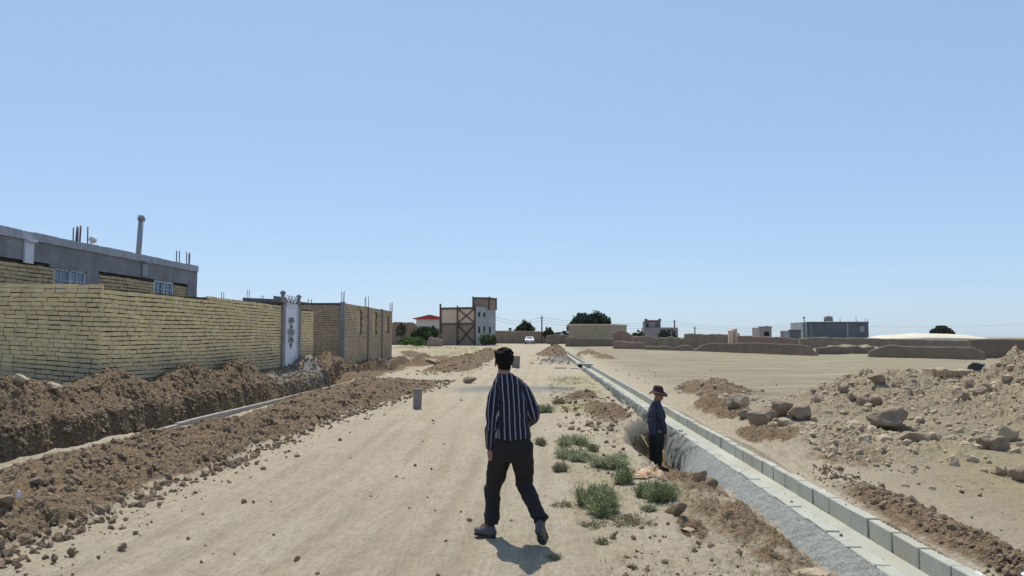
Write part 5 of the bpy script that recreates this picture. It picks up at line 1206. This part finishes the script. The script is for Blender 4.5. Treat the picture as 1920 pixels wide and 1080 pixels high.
man1 = make_person('man in a navy and white striped shirt and dark trousers walking away up the track', J, fwd1, (m_sh1, m_tr1, m_shoe1.m), hand_cfg=hc1, feet=feet1)
# --- man standing in the trench
D2 = 13.9
zf = W(1232, 881, D2).z
J = dict(base=Vector((XY(1230, D2), D2, zf)), head=W(1234.5, 739, D2), neck=W(1231, 752, D2), shL=W(1238.5, 764, D2-.15), shR=W(1221, 764, D2+.13),
    elL=W(1243, 789, D2-.17), wrL=W(1247, 812, D2-.12), elR=W(1219, 790, D2+.18), wrR=W(1228, 808, D2+.10),
    hipL=W(1236, 812, D2-.08), hipR=W(1226, 812, D2+.08), knL=W(1235, 845, D2-.07), anL=W(1234, 874, D2-.06), toeL=W(1245, 880, D2-.12),
    knR=W(1225, 846, D2+.08), anR=W(1222, 874, D2+.09), toeR=W(1229, 880, D2+.0), hem=-.03, leg=1.03, cuff=1.0, up=Vector((.02, 0, 1)))
fwd2 = Vector((.80, -.60, 0))
feet2 = {k: (J['an'+k]*1.0, J['an'+k]+fwd2*.27, (0, 0, 1)) for k in 'LR'}
for k in 'LR':
    a = J['an'+k]; feet2[k] = (Vector((a.x, a.y, zf-.0))-fwd2*.06, Vector((a.x, a.y, zf-.0))+fwd2*.21, (0, 0, 1)); J['toe'+k] = Vector((a.x, a.y, zf+.03))+fwd2*.15
hc2 = dict(L=((.1, -.1, -1), (-.5, .6, 0), (.8, -.5, 0), .7), R=((.8, -.6, -.3), (0, 0, 1), (-.5, -.5, .2), .9))
man2 = make_person('man in a brim hat and dark striped shirt standing in the trench beside the channel', J, fwd2, (m_sh2, m_tr2, m_shoe), hand_cfg=hc2, feet=feet2, hair=False, hatted=True, look=Vector((.75, -.75, -.12)))
print('trench z', gz(XY(1230, D2), D2), zf)

# ------------------------------------------------------------------ light
SUN_EL = R(62); sh_dir = Vector((.28, -.96, 0)).normalized()   # horizontal direction shadows fall
sd = bpy.data.lights.new('sun', 'SUN'); sd.energy = 4.3; sd.angle = R(.53); sd.color = (1, .945, .83)
so = bpy.data.objects.new('sun', sd); col.objects.link(so)
dirv = Vector((sh_dir.x*math.cos(SUN_EL), sh_dir.y*math.cos(SUN_EL), -math.sin(SUN_EL))); so.rotation_euler = dirv.to_track_quat('-Z', 'Y').to_euler()
w = bpy.data.worlds.new('World'); sc.world = w; w.use_nodes = True; nt = w.node_tree
sky = nt.nodes.new('ShaderNodeTexSky'); sky.sky_type = 'NISHITA'; sky.sun_disc = False; sky.sun_elevation = SUN_EL; sky.sun_rotation = math.atan2(-sh_dir.x, -sh_dir.y)
sky.altitude = 900; sky.air_density = 1.0; sky.dust_density = .9; sky.ozone_density = 1.6
bg = nt.nodes['Background']; gm = nt.nodes.new('ShaderNodeGamma'); gm.inputs[1].default_value = .43; nt.links.new(sky.outputs[0], gm.inputs[0])
mx = nt.nodes.new('ShaderNodeMix'); mx.data_type = 'RGBA'; mx.blend_type = 'MULTIPLY'; mx.clamp_result = False; mx.inputs[0].default_value = 1; mx.inputs[7].default_value = (1.66, 2.05, 2.58, 1)
nt.links.new(gm.outputs[0], mx.inputs[6]); nt.links.new(mx.outputs[2], bg.inputs[0]); bg.inputs[1].default_value = .15
vs = sc.view_settings; vs.view_transform = 'Standard'; vs.look = 'None'; vs.exposure = 0; vs.gamma = 1; vs.use_curve_mapping = False
